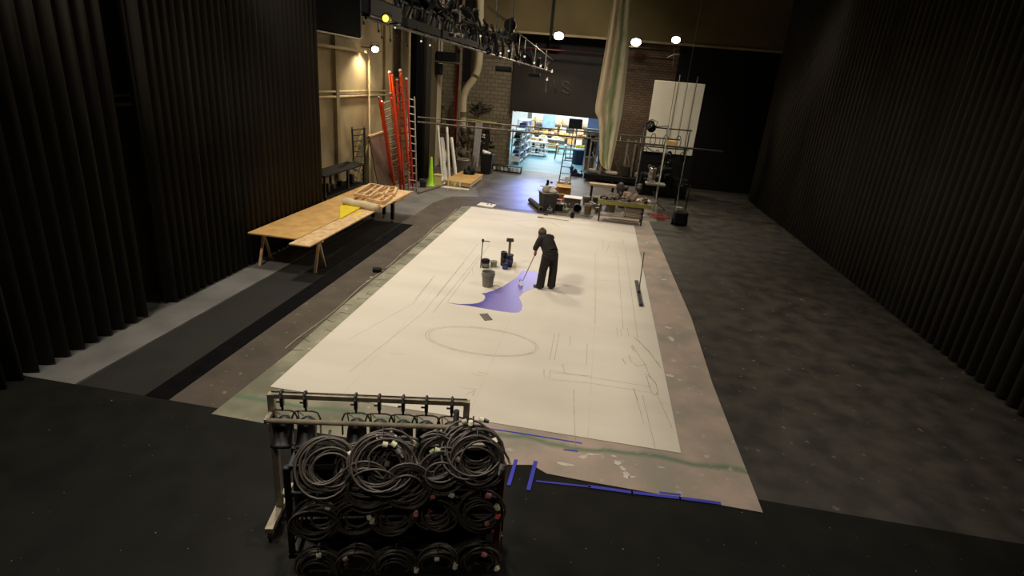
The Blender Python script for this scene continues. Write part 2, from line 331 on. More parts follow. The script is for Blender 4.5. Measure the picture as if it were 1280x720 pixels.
# ------------------------------------------------------------------ DROP CLOTH, CANVAS, PAINT
CX0, CX1, CY0, CY1 = -4.42, 1.69, 6.8, 20.51
def tarpmat():
    m = bpy.data.materials.new('painted drop cloth'); m.use_nodes = True; nt = m.node_tree; b = nt.nodes['Principled BSDF']; b.inputs['Roughness'].default_value = .75
    N = nt.nodes.new; L = nt.links.new
    tc = N('ShaderNodeTexCoord'); sp = N('ShaderNodeSeparateXYZ'); L(tc.outputs['Object'], sp.inputs[0])
    nz = N('ShaderNodeTexNoise'); nz.inputs['Scale'].default_value = 1.2; nz.inputs['Detail'].default_value = 7; L(tc.outputs['Object'], nz.inputs['Vector'])
    # mauve <-> grey mottling
    r1 = N('ShaderNodeValToRGB'); r1.color_ramp.elements[0].position = .36; r1.color_ramp.elements[1].position = .62
    r1.color_ramp.elements[0].color = lin((154, 146, 132)); r1.color_ramp.elements[1].color = lin((184, 164, 150)); L(nz.outputs['Fac'], r1.inputs['Fac'])
    r2 = N('ShaderNodeValToRGB'); r2.color_ramp.elements[0].position = .35; r2.color_ramp.elements[1].position = .65
    r2.color_ramp.elements[0].color = lin((112, 112, 92)); r2.color_ramp.elements[1].color = lin((156, 152, 130)); L(nz.outputs['Fac'], r2.inputs['Fac'])
    mr = N('ShaderNodeMapRange'); mr.inputs['From Min'].default_value = -3.2; mr.inputs['From Max'].default_value = -1.4; L(sp.outputs['X'], mr.inputs['Value'])
    mx = N('ShaderNodeMix'); mx.data_type = 'RGBA'; L(mr.outputs[0], mx.inputs['Factor']); L(r2.outputs[0], mx.inputs['A']); L(r1.outputs[0], mx.inputs['B'])
    # wandering green streak along y ~ 6.45
    ad = N('ShaderNodeMath'); ad.operation = 'MULTIPLY_ADD'; L(nz.outputs['Fac'], ad.inputs[0]); ad.inputs[1].default_value = .35; L(sp.outputs['Y'], ad.inputs[2])
    sl = N('ShaderNodeMath'); sl.operation = 'MULTIPLY_ADD'; L(sp.outputs['X'], sl.inputs[0]); sl.inputs[1].default_value = -.03; L(ad.outputs[0], sl.inputs[2])
    m2 = N('ShaderNodeMath'); m2.operation = 'SUBTRACT'; L(sl.outputs[0], m2.inputs[0]); m2.inputs[1].default_value = 6.74
    m3 = N('ShaderNodeMath'); m3.operation = 'ABSOLUTE'; L(m2.outputs[0], m3.inputs[0])
    m4 = N('ShaderNodeMapRange'); m4.inputs['From Min'].default_value = .01; m4.inputs['From Max'].default_value = .085; m4.inputs['To Min'].default_value = .75; m4.inputs['To Max'].default_value = 0; L(m3.outputs[0], m4.inputs['Value'])
    mg = N('ShaderNodeMix'); mg.data_type = 'RGBA'; L(m4.outputs[0], mg.inputs['Factor']); L(mx.outputs['Result'], mg.inputs['A']); mg.inputs['B'].default_value = lin((84, 118, 88))
    # white spatter
    vo = N('ShaderNodeTexNoise'); vo.inputs['Scale'].default_value = 5.5; vo.inputs['Detail'].default_value = 3; L(tc.outputs['Object'], vo.inputs['Vector'])
    vr = N('ShaderNodeMapRange'); vr.inputs['From Min'].default_value = .64; vr.inputs['From Max'].default_value = .72; vr.inputs['To Max'].default_value = .55; L(vo.outputs['Fac'], vr.inputs['Value'])
    mw = N('ShaderNodeMix'); mw.data_type = 'RGBA'; L(vr.outputs[0], mw.inputs['Factor']); L(mg.outputs['Result'], mw.inputs['A']); mw.inputs['B'].default_value = lin((206, 200, 188))
    L(mw.outputs['Result'], b.inputs['Base Color'])
    bp = N('ShaderNodeBump'); bp.inputs['Strength'].default_value = .4; bp.inputs['Distance'].default_value = .05; L(nz.outputs['Fac'], bp.inputs['Height']); L(bp.outputs['Normal'], b.inputs['Normal'])
    return m
tp = MB()
pl = [(-4.78, 5.95), (-3.2, 5.93), (-1.2, 5.97), (-.7, 5.92), (-.3, 6.02), (-.1, 5.9), (.5, 5.88), (2.55, 5.86)]
right = [(2.5, 9), (2.56, 12), (2.48, 15), (2.42, 18), (2.3, 21.6)]
rest = [(.2, 21.45), (.1, 20.75), (-4.3, 20.7), (-4.78, 20.4)]
left = [(-4.75 + .03 * math.sin(y), y) for y in (18.5, 16.2, 14, 11.9, 10, 8)]
tp.prism(pl + right + rest + left, .002, .010)
drop = tp.build('drop_cloth', tarpmat()); tag(drop, 'paint-stained mauve and green drop cloth spread under the white canvas', 'drop cloth')
wf = MB()    # white paint splashes, wrinkles and pencil ticks on the cloth
def blob(cx, cy, rx, ry, a, z, mb, mi=0, n=14, seed=0):
    rr = random.Random(seed); vs = []
    for k in range(n):
        t = 2 * PI * k / n; q = 1 + rr.uniform(-.3, .3); x = rx * q * math.cos(t); y = ry * q * math.sin(t)
        vs.append((cx + x * math.cos(a) - y * math.sin(a), cy + x * math.sin(a) + y * math.cos(a), z))
    mb.add(vs, [tuple(range(n))], mi)
for i, (px, py, rx, ry, a) in enumerate([(706, 581, .11, .03, 0), (729, 572, .07, .035, .5), (741, 569, .1, .02, .2), (772, 579, .05, .05, -.8), (779, 587, .05, .035, -.9), (783, 595, .045, .06, .3), (790, 597, .05, .02, .3), (767, 571, .04, .02, 0), (839, 424, .05, .12, .2), (837, 470, .08, .05, 0), (835, 410, .08, .04, 0), (826, 585, .05, .012, 0), (830, 350, .08, .05, .4), (808, 304, .06, .05, 0), (824, 333, .1, .03, .3), (812, 322, .05, .03, 0)]):
    p = G(px, py); wf = MB(); blob(0, 0, rx, ry, a, 0, wf, seed=i); wf.build('white_splash', mat('white paint splash', (220, 214, 198), .6, var=.1, scale=10), drop, (p.x, p.y, .0125))
wr = MB()
rr = random.Random(3)
for i in range(30):
    y = 8 + i * .42; x = -4.6 + rr.uniform(-.15, .15)
    pts = [(x - .12, y + rr.uniform(-.1, .1)), (x - .1, y + rr.uniform(-.12, .12)), (x + .1, y + rr.uniform(-.12, .12)), (x + .15, y + rr.uniform(-.1, .1))]
    wr = MB(); wr.tube([(a, b - y, 0) for a, b in pts], [.003, .008, .007, .002], 5)
    wr.build('wrinkle', mat('wrinkled cloth fold', (124, 120, 100), .85, var=.3, scale=5), drop, (0, y, .012))
wh = MB()
wh.tube([(-4.83 + .03 * math.sin(y * 2.1), y, .012) for y in [8 + .35 * k for k in range(35)]], .007, 5)
wh.build('hem_cord', M_cream, drop)
# shadowless dark crease under hem
cv = MB(); cv.b2((CX0, CY0, .010), (CX1, CY1, .018))
def canvasmat():
    m = bpy.data.materials.new('primed canvas'); m.use_nodes = True; nt = m.node_tree; b = nt.nodes['Principled BSDF']; b.inputs['Roughness'].default_value = .8
    N = nt.nodes.new; L = nt.links.new; tc = N('ShaderNodeTexCoord'); mp = N('ShaderNodeMapping'); mp.inputs['Scale'].default_value = (.35, 1.1, 1); L(tc.outputs['Object'], mp.inputs['Vector'])
    nz = N('ShaderNodeTexNoise'); nz.inputs['Scale'].default_value = 1.0; nz.inputs['Detail'].default_value = 5; L(mp.outputs[0], nz.inputs['Vector'])
    r = N('ShaderNodeValToRGB'); r.color_ramp.elements[0].position = .3; r.color_ramp.elements[1].position = .7
    r.color_ramp.elements[0].color = lin((216, 208, 192)); r.color_ramp.elements[1].color = lin((228, 221, 206)); L(nz.outputs['Fac'], r.inputs['Fac']); L(r.outputs[0], b.inputs['Base Color'])
    return m
canvas = cv.build('painters_canvas', canvasmat()); tag(canvas, 'huge cream primed canvas laid flat on the stage floor', 'canvas')
ZC = .019
M_pen = mat('charcoal line', (158, 150, 132), .9, var=.1, scale=6, rgb2=(198, 190, 170))
M_penD = mat('dark charcoal line', (112, 104, 90), .9, var=.15, scale=6, rgb2=(182, 172, 152))
def pencil(name, polys, wd, m, z=ZC):
    for P in polys:
        pts = [G(a, b, .018) for a, b in P]
        if (pts[0] - pts[-1]).length < .05 and len(pts) < 3: continue
        c = pts[0]; MB().ribbon([(p.x - c.x, p.y - c.y) for p in pts], wd * .72, 0).build(name, m, canvas, (c.x, c.y, z))
pencil('pencil_line', [[(437, 424), (517, 379)], [(517, 379), (543, 345)], [(437, 465), (530, 390)], [(530, 390), (558, 354), (580, 329)], [(437, 390), (437, 390.5)]], .012, M_pen)
pencil('pencil_line', [[(541, 391), (600, 318)], [(558, 379), (612, 306)], [(545, 372), (597, 305)], [(519, 374), (543, 345)]], .011, M_penD)
pencil('pencil_line', [[(744, 316), (744, 404)], [(772, 318), (779, 412)], [(782, 312), (797, 423)], [(753, 300), (754, 312)], [(765, 296), (779, 299), (779, 305)], [(754, 302), (780, 304)], [(757, 318), (762, 305)], [(769, 314), (771, 318)], [(745, 350), (800, 352)]], .012, M_pen)
pencil('pencil_line', [[(803, 494), (819, 560)], [(793, 489), (805, 530)], [(820, 490), (840, 535)], [(792, 485), (797, 500)], [(717, 487), (719, 560)], [(693, 418), (687, 450)], [(699, 417), (693, 450)], [(713, 420), (712, 432)], [(703, 455), (706, 466)], [(734, 430), (733, 456)], [(771, 410), (772, 422)], [(776, 411), (777, 421)], [(784, 410), (786, 420)], [(690, 466), (738, 470)], [(687, 463), (815, 484)], [(687, 474), (738, 479), (815, 491)], [(680, 462), (680, 471), (687, 472), (688, 463)]], .012, M_pen)
pencil('pencil_line', [[(790, 431), (797, 442), (806, 455), (812, 470), (820, 480), (823, 492), (818, 494), (813, 488), (808, 470)], [(793, 422), (810, 439), (824, 456)], [(797, 424), (812, 440), (826, 460)], [(789, 433), (792, 438), (796, 440)], [(778, 448), (782, 456)], [(786, 444), (789, 452), (797, 458), (808, 455)], [(805, 468), (810, 469), (819, 478)]], .012, M_penD)
pencil('pencil_line', [[(589, 467), (602, 470)], [(598, 465), (610, 468)], [(575, 484), (596, 487)], [(593, 488), (591, 495)], [(488, 442), (505, 443)], [(592, 489), (582, 493)], [(590, 335), (592, 345)]], .012, M_pen)
pencil('pencil_line', [[(641, 276), (665, 275), (690, 279), (700, 284)], [(645, 281), (660, 285), (690, 286)]], .03, M_pen)
# double oval drawn in charcoal
cA = G(600, 427, .018); e = []
pL, pR, pT, pB = G(529, 421, .018), G(672, 438, .018), G(598, 409, .018), G(606, 444.5, .018)
ctr = ((pL.x + pR.x) / 2, (pT.y + pB.y) / 2); ea = (pR.x - pL.x) / 2; eb = (pT.y - pB.y) / 2
mb = MB()
for k, (sa, sb, dx) in enumerate(((1, 1, 0), (.955, .93, .01))):
    pts = [(ctr[0] + dx + ea * sa * math.cos(t * PI / 40), ctr[1] + eb * sb * math.sin(t * PI / 40)) for t in range(81)]
    mb.ribbon(pts, .011, ZC)
mb.build('pencil_oval', M_pen, canvas)
# seams
mb = MB()
for x in (-3.3, -1.35, .4): mb.ribbon([(x, CY0 + .02), (x + .03, 13), (x, CY1 - .02)], .005, ZC - .0004)
mb.build('seam', mat('canvas seam', (218, 210, 194), .9), canvas)
# violet wet paint
def paintmat():
    m = bpy.data.materials.new('wet violet paint'); m.use_nodes = True; nt = m.node_tree; b = nt.nodes['Principled BSDF']; b.inputs['Roughness'].default_value = .35
    N = nt.nodes.new; L = nt.links.new; tc = N('ShaderNodeTexCoord'); sp = N('ShaderNodeSeparateXYZ'); L(tc.outputs['Object'], sp.inputs[0])
    mp = N('ShaderNodeMapping'); mp.inputs['Rotation'].default_value = (0, 0, .5); mp.inputs['Scale'].default_value = (3, 1.0, 1); L(tc.outputs['Object'], mp.inputs['Vector'])
    nz = N('ShaderNodeTexNoise'); nz.inputs['Scale'].default_value = 1.6; nz.inputs['Detail'].default_value = 4; L(mp.outputs[0], nz.inputs['Vector'])
    mr = N('ShaderNodeMapRange'); mr.inputs['From Min'].default_value = -2.5; mr.inputs['From Max'].default_value = -1.35; L(sp.outputs['X'], mr.inputs['Value'])
    ad = N('ShaderNodeMath'); ad.operation = 'MULTIPLY_ADD'; L(nz.outputs['Fac'], ad.inputs[0]); ad.inputs[1].default_value = .55; L(mr.outputs[0], ad.inputs[2])
    r = N('ShaderNodeValToRGB'); r.color_ramp.elements[0].position = .3; r.color_ramp.elements[0].color = lin((54, 52, 158)); r.color_ramp.elements[1].position = 1.3 / 1.0 if False else .98; r.color_ramp.elements[1].color = lin((136, 126, 198))
    L(ad.outputs[0], r.inputs['Fac']); L(r.outputs[0], b.inputs['Base Color']); return m
out = [(560, 378.5), (575, 380.2), (590, 379.8), (598, 378.6), (604, 376), (606.5, 372.5), (606, 369.5), (603.5, 367.8), (601.5, 367), (608, 366), (617, 363), (626, 359), (634, 354.5), (641, 350), (646.5, 346.5), (650, 342), (653, 338), (662, 339), (672, 339.5), (673, 349), (671, 357), (664, 361.5), (657, 364), (652, 367), (648.5, 371.5), (651, 376), (653, 382), (652, 387.5), (648, 390.3), (640, 390.6), (628, 389.2), (614, 387), (600, 384.6), (585, 382), (570, 380.2)]
mb = MB(); mb.prism([tuple(G(a, b, .02)[:2]) for a, b in out], .0175, .0215); mb.build('violet_paint', paintmat(), canvas)
mb = MB(); blob(*G(604, 368.4, .02)[:2], .05, .03, 0, .022, mb)
# blue tape strips
tapes = [('long blue tape strip on the mauve cloth below the canvas edge', [(607, 535.2), (650, 541.5), (727, 554)], .022), ('short blue tape dash in the middle of the mauve cloth', [(705, 562), (722, 564)], .022),
         ('first slanted blue tape strip beside the red post', [(645, 575), (636, 606)], .045), ('second slanted blue tape strip right of its twin', [(669.5, 577), (660.5, 612)], .05),
         ('thin blue tape line at left end of cloth front edge', [(671, 601.5), (738, 608.5)], .028), ('long wide blue tape along front edge of mauve cloth', [(736, 608), (790, 615.5), (850, 622.5), (900, 629)], .05), ('short blue tape strip above the wide one at lower right', [(825, 615.5), (850, 618.5)], .03)]
for lb, P, wd in tapes:
    mb = MB(); mb.ribbon([G(a, b, .012) for a, b in P], wd, .0); 
    p0 = G(*P[0], .012)
    mb2 = MB()
    for v in mb.v: pass
    mb.v = [(x, y, .0150) for x, y, z in mb.v]
    o = mb.build('tape_strip', M_tape); tag(o, lb, 'tape', 'blue tape strips')

# ------------------------------------------------------------------ PERSON with paint roller
P0 = Vector((-.80, 12.64, .021))
def remesh(o, vox, sm=4, disp=None):
    r = o.modifiers.new('r', 'REMESH'); r.mode = 'VOXEL'; r.voxel_size = vox; r.use_smooth_shade = True
    s = o.modifiers.new('s', 'SMOOTH'); s.factor = .5; s.iterations = sm
    if disp:
        t = bpy.data.textures.new('curls', 'CLOUDS'); t.noise_scale = disp[0]; d = o.modifiers.new('d', 'DISPLACE'); d.texture = t; d.strength = disp[1]
    return o
V = Vector
fw = V((-.75, .66, 0)).normalized(); rt = V((.66, .75, 0)).normalized()
pel = V((.03, .0, .88)); chest = V((-.07, .09, 1.09)); ctop = V((-.125, .15, 1.19)); neck = V((-.185, .20, 1.235)); head = V((-.245, .25, 1.265))
roll_base = G(651, 356, .05) - P0
pdir = (V((-.335, .10, .80)) - roll_base).normalized()
ptop = roll_base + pdir * 1.25
lh = roll_base + pdir * ((.80 - roll_base.z) / pdir.z); rh = roll_base + pdir * ((1.03 - roll_base.z) / pdir.z)
J = dict(LA=V((-.13, -.05, .085)), RA=V((.13, .06, .085)), LK=V((-.10, -.05, .46)), RK=V((.135, .09, .46)), LH=pel - rt * .10 - V((0, 0, .04)), RH=pel + rt * .10 - V((0, 0, .04)),
         LS=ctop - rt * .175, RS=ctop + rt * .175, LE=V((-.335, .0, .97)), RE=V((-.17, .36, .98)))
def hand(mb, g, axis, wrist, side):
    """fingers curl round the pole at g; wrist gives the side the hand comes from"""
    a = axis.normalized(); w = (wrist - g); w = (w - a * w.dot(a)).normalized(); t = a.cross(w).normalized() * side
    palm = g + w * .032
    mb.tube([wrist, wrist * .5 + palm * .5, palm], [.026, .028, .03], 10)
    mb.tube([palm - a * .035 + w * .004, palm + a * .035 + w * .004], [.019, .017], 8)
    for k, ln in enumerate((1.0, 1.12, 1.05, .85)):
        c = g + a * (-.031 + .0205 * k); pts = []; n = 6
        for i in range(n):
            th = (i / (n - 1)) * PI * 1.15 * ln; pts.append(c + (w * math.cos(th) + t * math.sin(th)) * (.028 if i else .034))
        mb.tube(pts, [.0095, .0095, .009, .0085, .008, .0065], 7)
    pts = [palm + a * .03 - t * .008, g + a * .045 + w * .012 - t * .026, g + a * .052 - w * .010 - t * .024, g + a * .054 - w * .026 - t * .008]
    mb.tube(pts, [.013, .012, .010, .007], 7)
bd = MB()
for s, ank, kn, hp in ((0, 'LA', 'LK', 'LH'), (1, 'RA', 'RK', 'RH')):
    bd.tube([J[hp], J[kn], J[ank]], [.075, .05, .036], 10); bd.sphere(J[hp], .078); bd.sphere(J[kn], .05)
bd.tube([pel, chest, ctop, neck], [.11, .115, .105, .055], 14); bd.sphere(pel, .11); bd.tube([neck - V((0, 0, .05)), head], [.052, .05], 10)
hd = head + V((-.012, .008, 0)); face = (fw * .55 + V((0, 0, -.62)) + rt * -.15).normalized()
bd.sphere(head, .088, 16, sc=(.92, .95, 1.12)); bd.sphere(head + face * .045 + V((0, 0, -.02)), .06, 12)
bd.sphere(head + face * .10 + V((0, 0, -.005)), .014, 8); bd.sphere(head + face * .092 + V((0, 0, -.045)), .016, 8, sc=(1, 1, .5))
for sgn in (-1, 1):
    bd.sphere(head + rt * sgn * .082, .02, 8, sc=(.7, 1, 1.5)); bd.sphere(head + face * .088 + rt * sgn * .028 + V((0, 0, .03)), .011, 6)
lw = lh + (J['LE'] - lh).normalized() * .085; rw = rh + (J['RE'] - rh).normalized() * .085
for sh, el, wr in ((J['LS'], J['LE'], lw), (J['RS'], J['RE'], rw)):
    bd.tube([sh, el, wr], [.048, .038, .025], 10); bd.sphere(el, .039); bd.sphere(sh, .05)
hand(bd, lh, pdir, lw, 1); hand(bd, rh, pdir, rw, -1)
person = bd.build('person', M_skin, loc=P0); remesh(person, .0055, 2)
tag(person, 'person in black shirt and trousers bending over a long paint roller on the canvas', 'person')
sh = MB()
sh.tube([pel + V((0, 0, .04)), (pel + chest) / 2 + V((.01, 0, 0)), chest, ctop + V((0, 0, .02)), neck - V((0, 0, .02))], [.182, .182, .184, .152, .078], 16)
sh.tube([J['LS'] + rt * .02, J['RS'] - rt * .02], [.085, .085], 12); sh.sphere(J['LS'], .082); sh.sphere(J['RS'], .082)
for s_, e_, w_ in ((J['LS'], J['LE'], lw), (J['RS'], J['RE'], rw)):
    mid = e_ * .82 + w_ * .18; sh.tube([s_, s_ * .5 + e_ * .5, e_, mid], [.082, .075, .066, .058], 12); sh.sphere(e_, .065)
sh.tube([pel - V((0, 0, .09)), pel + V((0, 0, .06))], [.188, .184], 16)
o = sh.build('shirt', M_shirt, person); remesh(o, .012, 5)
tr = MB(); tr.sphere(pel, .172, 16, sc=(1.08, 1, .9)); tr.tube([pel - V((0, 0, .05)), pel + V((0, 0, .12))], [.165, .172], 16)
for ank, kn, hp in (('LA', 'LK', 'LH'), ('RA', 'RK', 'RH')):
    a = J[ank]; tr.tube([J[hp] + V((0, 0, .03)), J[hp] * .5 + J[kn] * .5, J[kn], J[kn] * .5 + a * .5, a - V((0, 0, .045))], [.125, .112, .10, .098, .10], 14)
o = tr.build('trousers', M_trous, person); remesh(o, .012, 4)
for k, (ank, dr) in enumerate((('LA', V((-.95, .3, 0))), ('RA', V((-.55, .85, 0))))):
    a = J[ank]; dr.normalize(); so = MB(); z = .033
    so.tube([a - dr * .065 + V((0, 0, z - a.z + .01)), a + V((0, 0, z - a.z + .012)), a + dr * .09 + V((0, 0, z - a.z + .006)), a + dr * .165 + V((0, 0, z - a.z))], [.03, .042, .043, .03], 12)
    so.tube([a + V((0, 0, -.03)), a + V((0, 0, .04))], [.045, .045], 10)
    o = so.build('shoe', M_rubber, person); remesh(o, .008, 2)
hr = MB(); rr = random.Random(5)
hc = head + V((0, 0, .015)) - face * .02
for k in range(60):
    u = V((rr.gauss(0, 1), rr.gauss(0, 1), rr.gauss(0, 1))).normalized()
    if u.dot(face) > .35: continue
    hr.sphere(hc + V((u.x * .078, u.y * .08, u.z * .09)), rr.uniform(.03, .045), 8)
hr.sphere(hc, .098, 14)
o = hr.build('hair', M_hair, person); remesh(o, .007, 1, (.02, .012))
# roller
rl = thing('paint_roller', 'long-handled paint roller held by the person over wet violet paint', 'paint roller', P0)
MB().tube([roll_base + pdir * .22, ptop], .012, 8).build('pole', mat('tan pole', (178, 140, 120), .5), rl)
rc = V((roll_base.x, roll_base.y, .030)); ax = V((-.35, .94, 0)).normalized()
MB().tube([roll_base + pdir * .24, roll_base + pdir * .12, rc + ax * .14 + V((0, 0, .08)), rc + ax * .14, rc], [.008] * 5, 7).build('roller_frame', M_steel, rl)
MB().tube([rc - ax * .11, rc + ax * .115], .034, 14).build('roller_cover', mat('paint loaded nap', (232, 228, 244), .9, bump=.4, scale=60), rl)

# ------------------------------------------------------------------ things standing on the canvas
def bucket(name, label, cat, loc, r0, r1, h, m, group=None, handle=True, fill=None, lid=None, rz=0):
    t = thing(name, label, cat, loc, rz, group)
    MB().lathe([(r0 * .97, 0), (r0, .008), (r1 * .97, h * .8), (r1 * 1.06, h * .81), (r1 * 1.06, h * .85), (r1, h * .86), (r1, h * .97), (r1 * 1.05, h * .975), (r1 * 1.05, h), (r1 * .95, h), (r1 * .93, h * .9), (r0 * .9, .02), (0, .02)]).build('body', m, t)
    if fill: MB().lathe([(r1 * .9, h * .72), (0, h * .72)]).build('paint', fill, t)
    if lid: MB().lathe([(r1 * 1.08, h * .96), (r1 * 1.08, h * 1.03), (r1 * .95, h * 1.035), (r1 * .93, h * 1.015), (0, h * 1.015)]).build('lid', lid, t)
    if handle:
        hb = MB(); hb.tube([(r1 * 1.08 * math.cos(a), -.02 - r1 * .55 * math.sin(a), h * .82 - r1 * .75 * math.sin(a)) for a in [PI * k / 10 for k in range(11)]], .004, 5)
        hb.build('handle', M_steel, t)
    return t
ZT = .0185
bp = G(608, 360, .02); bucket('paint_bucket', 'grey five-gallon bucket standing on canvas beside the violet paint', 'bucket', (bp.x, bp.y + .14, ZT), .125, .152, .37, M_grey, fill=M_dgrey)
p = G(605.5, 335.5, .02); t = bucket('paint_can', 'small dark-topped metal can on canvas with a pole leaning in it', 'can', (p.x, p.y + .1, ZT), .10, .105, .17, M_dgrey, handle=False, fill=M_black)
MB().lathe([(.107, .03), (.107, .12)]).build('paper_label', M_grey, t)
MB().lathe([(.112, .16), (.115, .20), (.09, .225), (.03, .235), (0, .235)], n=20).build('rag', M_black, t)
p2 = G(616, 334.5, .02); t = bucket('paint_can', 'small pale green tin beside the dark-topped can', 'can', (p2.x, p2.y + .09, ZT), .08, .084, .15, mat('pale green tin', (150, 150, 120), .5), handle=False, lid=M_grey)
pa = G(600.5, 335, .02); t = thing('angled_pole', 'thin upright pole with short cross arm at top standing on canvas', 'pole', (pa.x, pa.y, ZT))
MB().tube([(0, 0, 0), (.02, 0, .74)], .013, 8).build('shaft', M_dgrey, t)
MB().tube([(-.01, 0, .74), (.2, 0, .735)], .012, 8).build('cross_arm', M_dgrey, t); MB().lathe([(.022, .70), (.028, .71), (.028, .775), (.012, .79), (0, .79)], c=(.02, 0, 0), n=12).build('collar', M_plast, t)
p3 = G(628.5, 334, .02); t = thing('paint_tub', 'black paint jar beside the navy tub, behind grey bucket', 'jar', (p3.x - .02, p3.y + .16, ZT))
MB().lathe([(.07, 0), (.078, .02), (.078, .26), (.084, .27), (.084, .37), (.07, .385), (.065, .36), (0, .36)]).build('body', M_plast, t); MB().lathe([(.082, .15), (.082, .22)]).build('paper_label', M_dgrey, t)
p4 = G(635, 335, .02); t = thing('paint_tub', 'navy blue tub on canvas with a brown brush standing in it', 'tub', (p4.x, p4.y + .12, ZT))
MB().lathe([(.075, 0), (.085, .02), (.098, .3), (.105, .31), (.105, .34), (.094, .34), (.085, .05), (0, .05)]).build('body', M_navy, t)
MB().lathe([(.1, .1), (.107, .22)]).build('paper_label', mat('dark violet label', (60, 58, 104), .6), t)
p5 = G(631, 336.5, .02); t = thing('paint_tub', 'low black can in front of the navy tub', 'can', (p5.x, p5.y + .03, ZT))
MB().lathe([(.07, 0), (.075, .01), (.075, .15), (.08, .155), (.08, .17), (.068, .17), (.065, .14), (0, .14)]).build('body', M_navy, t); MB().lathe([(.077, .03), (.077, .1)]).build('paper_label', M_blue, t)
t = thing('long_brush', 'wide brown brush standing head-up in the navy tub', 'brush', (p4.x - .02, p4.y + .13, ZT + .06), .2)
MB().tube([(0, 0, 0), (0, 0, .62)], [.03, .034], 10).build('handle', mat('brown shaft', (92, 78, 52), .5), t)
MB().box((0, 0, .655), (.19, .07, .06), bev=.012).build('head', mat('dark block', (62, 56, 46), .6), t)
MB().box((0, 0, .70), (.18, .055, .03), bev=.01).build('bristles', M_dgrey, t)
def sheet(name, label, cat, quad, m, z, lines=None, th=.002, group=None):
    P = [G(a, b, z) for a, b in quad]; mb = MB(); mb.prism([(q.x, q.y) for q in P], z, z + th); o = mb.build(name, m); tag(o, label, cat, group)
    if lines:
        lb = MB()
        for a, b in lines:
            A = P[0].lerp(P[1], a[0]).lerp(P[3].lerp(P[2], a[0]), a[1]); B = P[0].lerp(P[1], b[0]).lerp(P[3].lerp(P[2], b[0]), b[1])
            lb.ribbon([A, B], .02, z + th + .001)
        lb.build('print', M_dgrey, o)
    return o
sheet('paper_sheet', 'white sketch sheet lying beside the navy tub', 'paper', [(637, 327), (646, 327), (645, 337), (636, 336)], M_cream, .019, [((.1, k), (.9, k + .05)) for k in (.2, .4, .6, .8)])
sheet('reference_sheet', 'small dark-bordered reference sheet lying on canvas below violet paint', 'sheet', [(599.5, 393), (609, 392), (615.5, 400), (606, 401)], mat('grey print', (148, 140, 122), .5), .019, [((.02, .04), (.98, .04)), ((.02, .96), (.98, .96)), ((.04, 0), (.04, 1)), ((.96, 0), (.96, 1)), ((.3, .15), (.3, .85)), ((.55, .15), (.55, .85)), ((.75, .15), (.75, .85))], th=.008)
# straightedge with handle
a = G(795.5, 351.5, .03); b = G(801.5, 383, .03); a = Vector((a.x, a.y, 0)); b = Vector((b.x, b.y, 0)); mid = (a + b) / 2
t = thing('lining_stick', 'long dark straightedge with upright pole handle at right edge of canvas', 'straightedge', (mid.x, mid.y, .019)); a -= mid; b -= mid
MB().bar(a + V((0, 0, .022)), b + V((0, 0, .022)), .085, .035).build('straightedge', M_dgrey, t)
hp_ = AY(805, 316, mid.y + .1) - mid; MB().tube([(0, .0, .03), hp_], .012, 8).build('handle', M_plast, t)
MB().box((0, 0, .055), (.07, .12, .05), bev=.01).build('bracket', M_plast, t)
MB().bar(b + V((.0, .02, .045)), b + V((0, .12, .045)), .10, .02).build('end_cap', M_plast, t)
# white tray at far left corner
q = G(607, 258.5, .02); t = thing('white_tray', 'white foam tray with two dark holes at far left canvas corner', 'tray', (q.x, q.y + .18, .004), -.12)
MB().box((0, 0, .035), (.64, .5, .07), bev=.012).build('body', M_white, t); MB().box((.02, .08, .075), (.05, .12, .02)).build('knob', M_dgrey, t); MB().lathe([(.04, .07), (.045, .085), (0, .09)], c=(.17, .05, 0), n=12).build('knob', M_dgrey, t)
# brush left on black strip
q = G(474, 340, 0); t = thing('scrub_brush', 'small black brush left on the floor beside the cloth hem', 'brush', (q.x, q.y, .004), .3)
MB().box((-.05, 0, .05), (.21, .15, .10), bev=.02).build('head', M_black, t); MB().tube([(.02, 0, .06), (.17, .02, .08)], .014, 8).build('handle', M_dgrey, t)
for k, (px, py) in enumerate(((464, 347), (460, 352))):
    q = G(px, py); mb = MB(); mb.box((0, 0, .008), (.07, .04, .014), rz=k, bev=.004); tag(mb.build('paper_scrap', M_cream, loc=(q.x, q.y, .004)), ('upper', 'lower')[k] + ' white scrap on floor in front of the black brush', 'scrap', 'paper scraps')

# ------------------------------------------------------------------ LEFT WALL fittings
q = AX(452, 24, XL + .15)
t = thing('wall_hatch', 'black wall hatch with rounded pale grey frame high on left wall', 'hatch', (XL, q.y, q.z))
yE = AX(453, 30, XL + .2).y; zB = AX(446, 48, XL + .2).z
t.location = (XL, yE - 1.5, zB)
MB().b2((0, -3.2, .02), (.18, 1.45, 3.8), bev=.05).build('panel', M_velvet, t)
MB().tube([(.2, -3.2, 0), (.2, 1.2, 0), (.2, 1.38, .03), (.2, 1.47, .1), (.2, 1.5, .25), (.2, 1.5, 3.8)], .025, 8).build('frame', mat('grey trim', (186, 174, 150), .5), t)
MB().b2((0, -3.4, -.42), (.3, 1.62, -.34)).build('ledge', M_conc, t)
zc = AX(450, 114, XL + .1).z
for k, dz in enumerate((0, -.16)):
    mb = MB(); mb.tube([(0, 8, 0), (0, ya - .1, 0)], .035, 8); tag(mb.build('wall_conduit', mat('beige conduit', (188, 168, 124), .6), loc=(XL + .08, 0, zc + dz)), ('upper', 'lower')[k] + ' horizontal beige conduit running along the left wall', 'conduit', 'conduits on the left wall')
yv = AX(464, 90, XL + .2).y
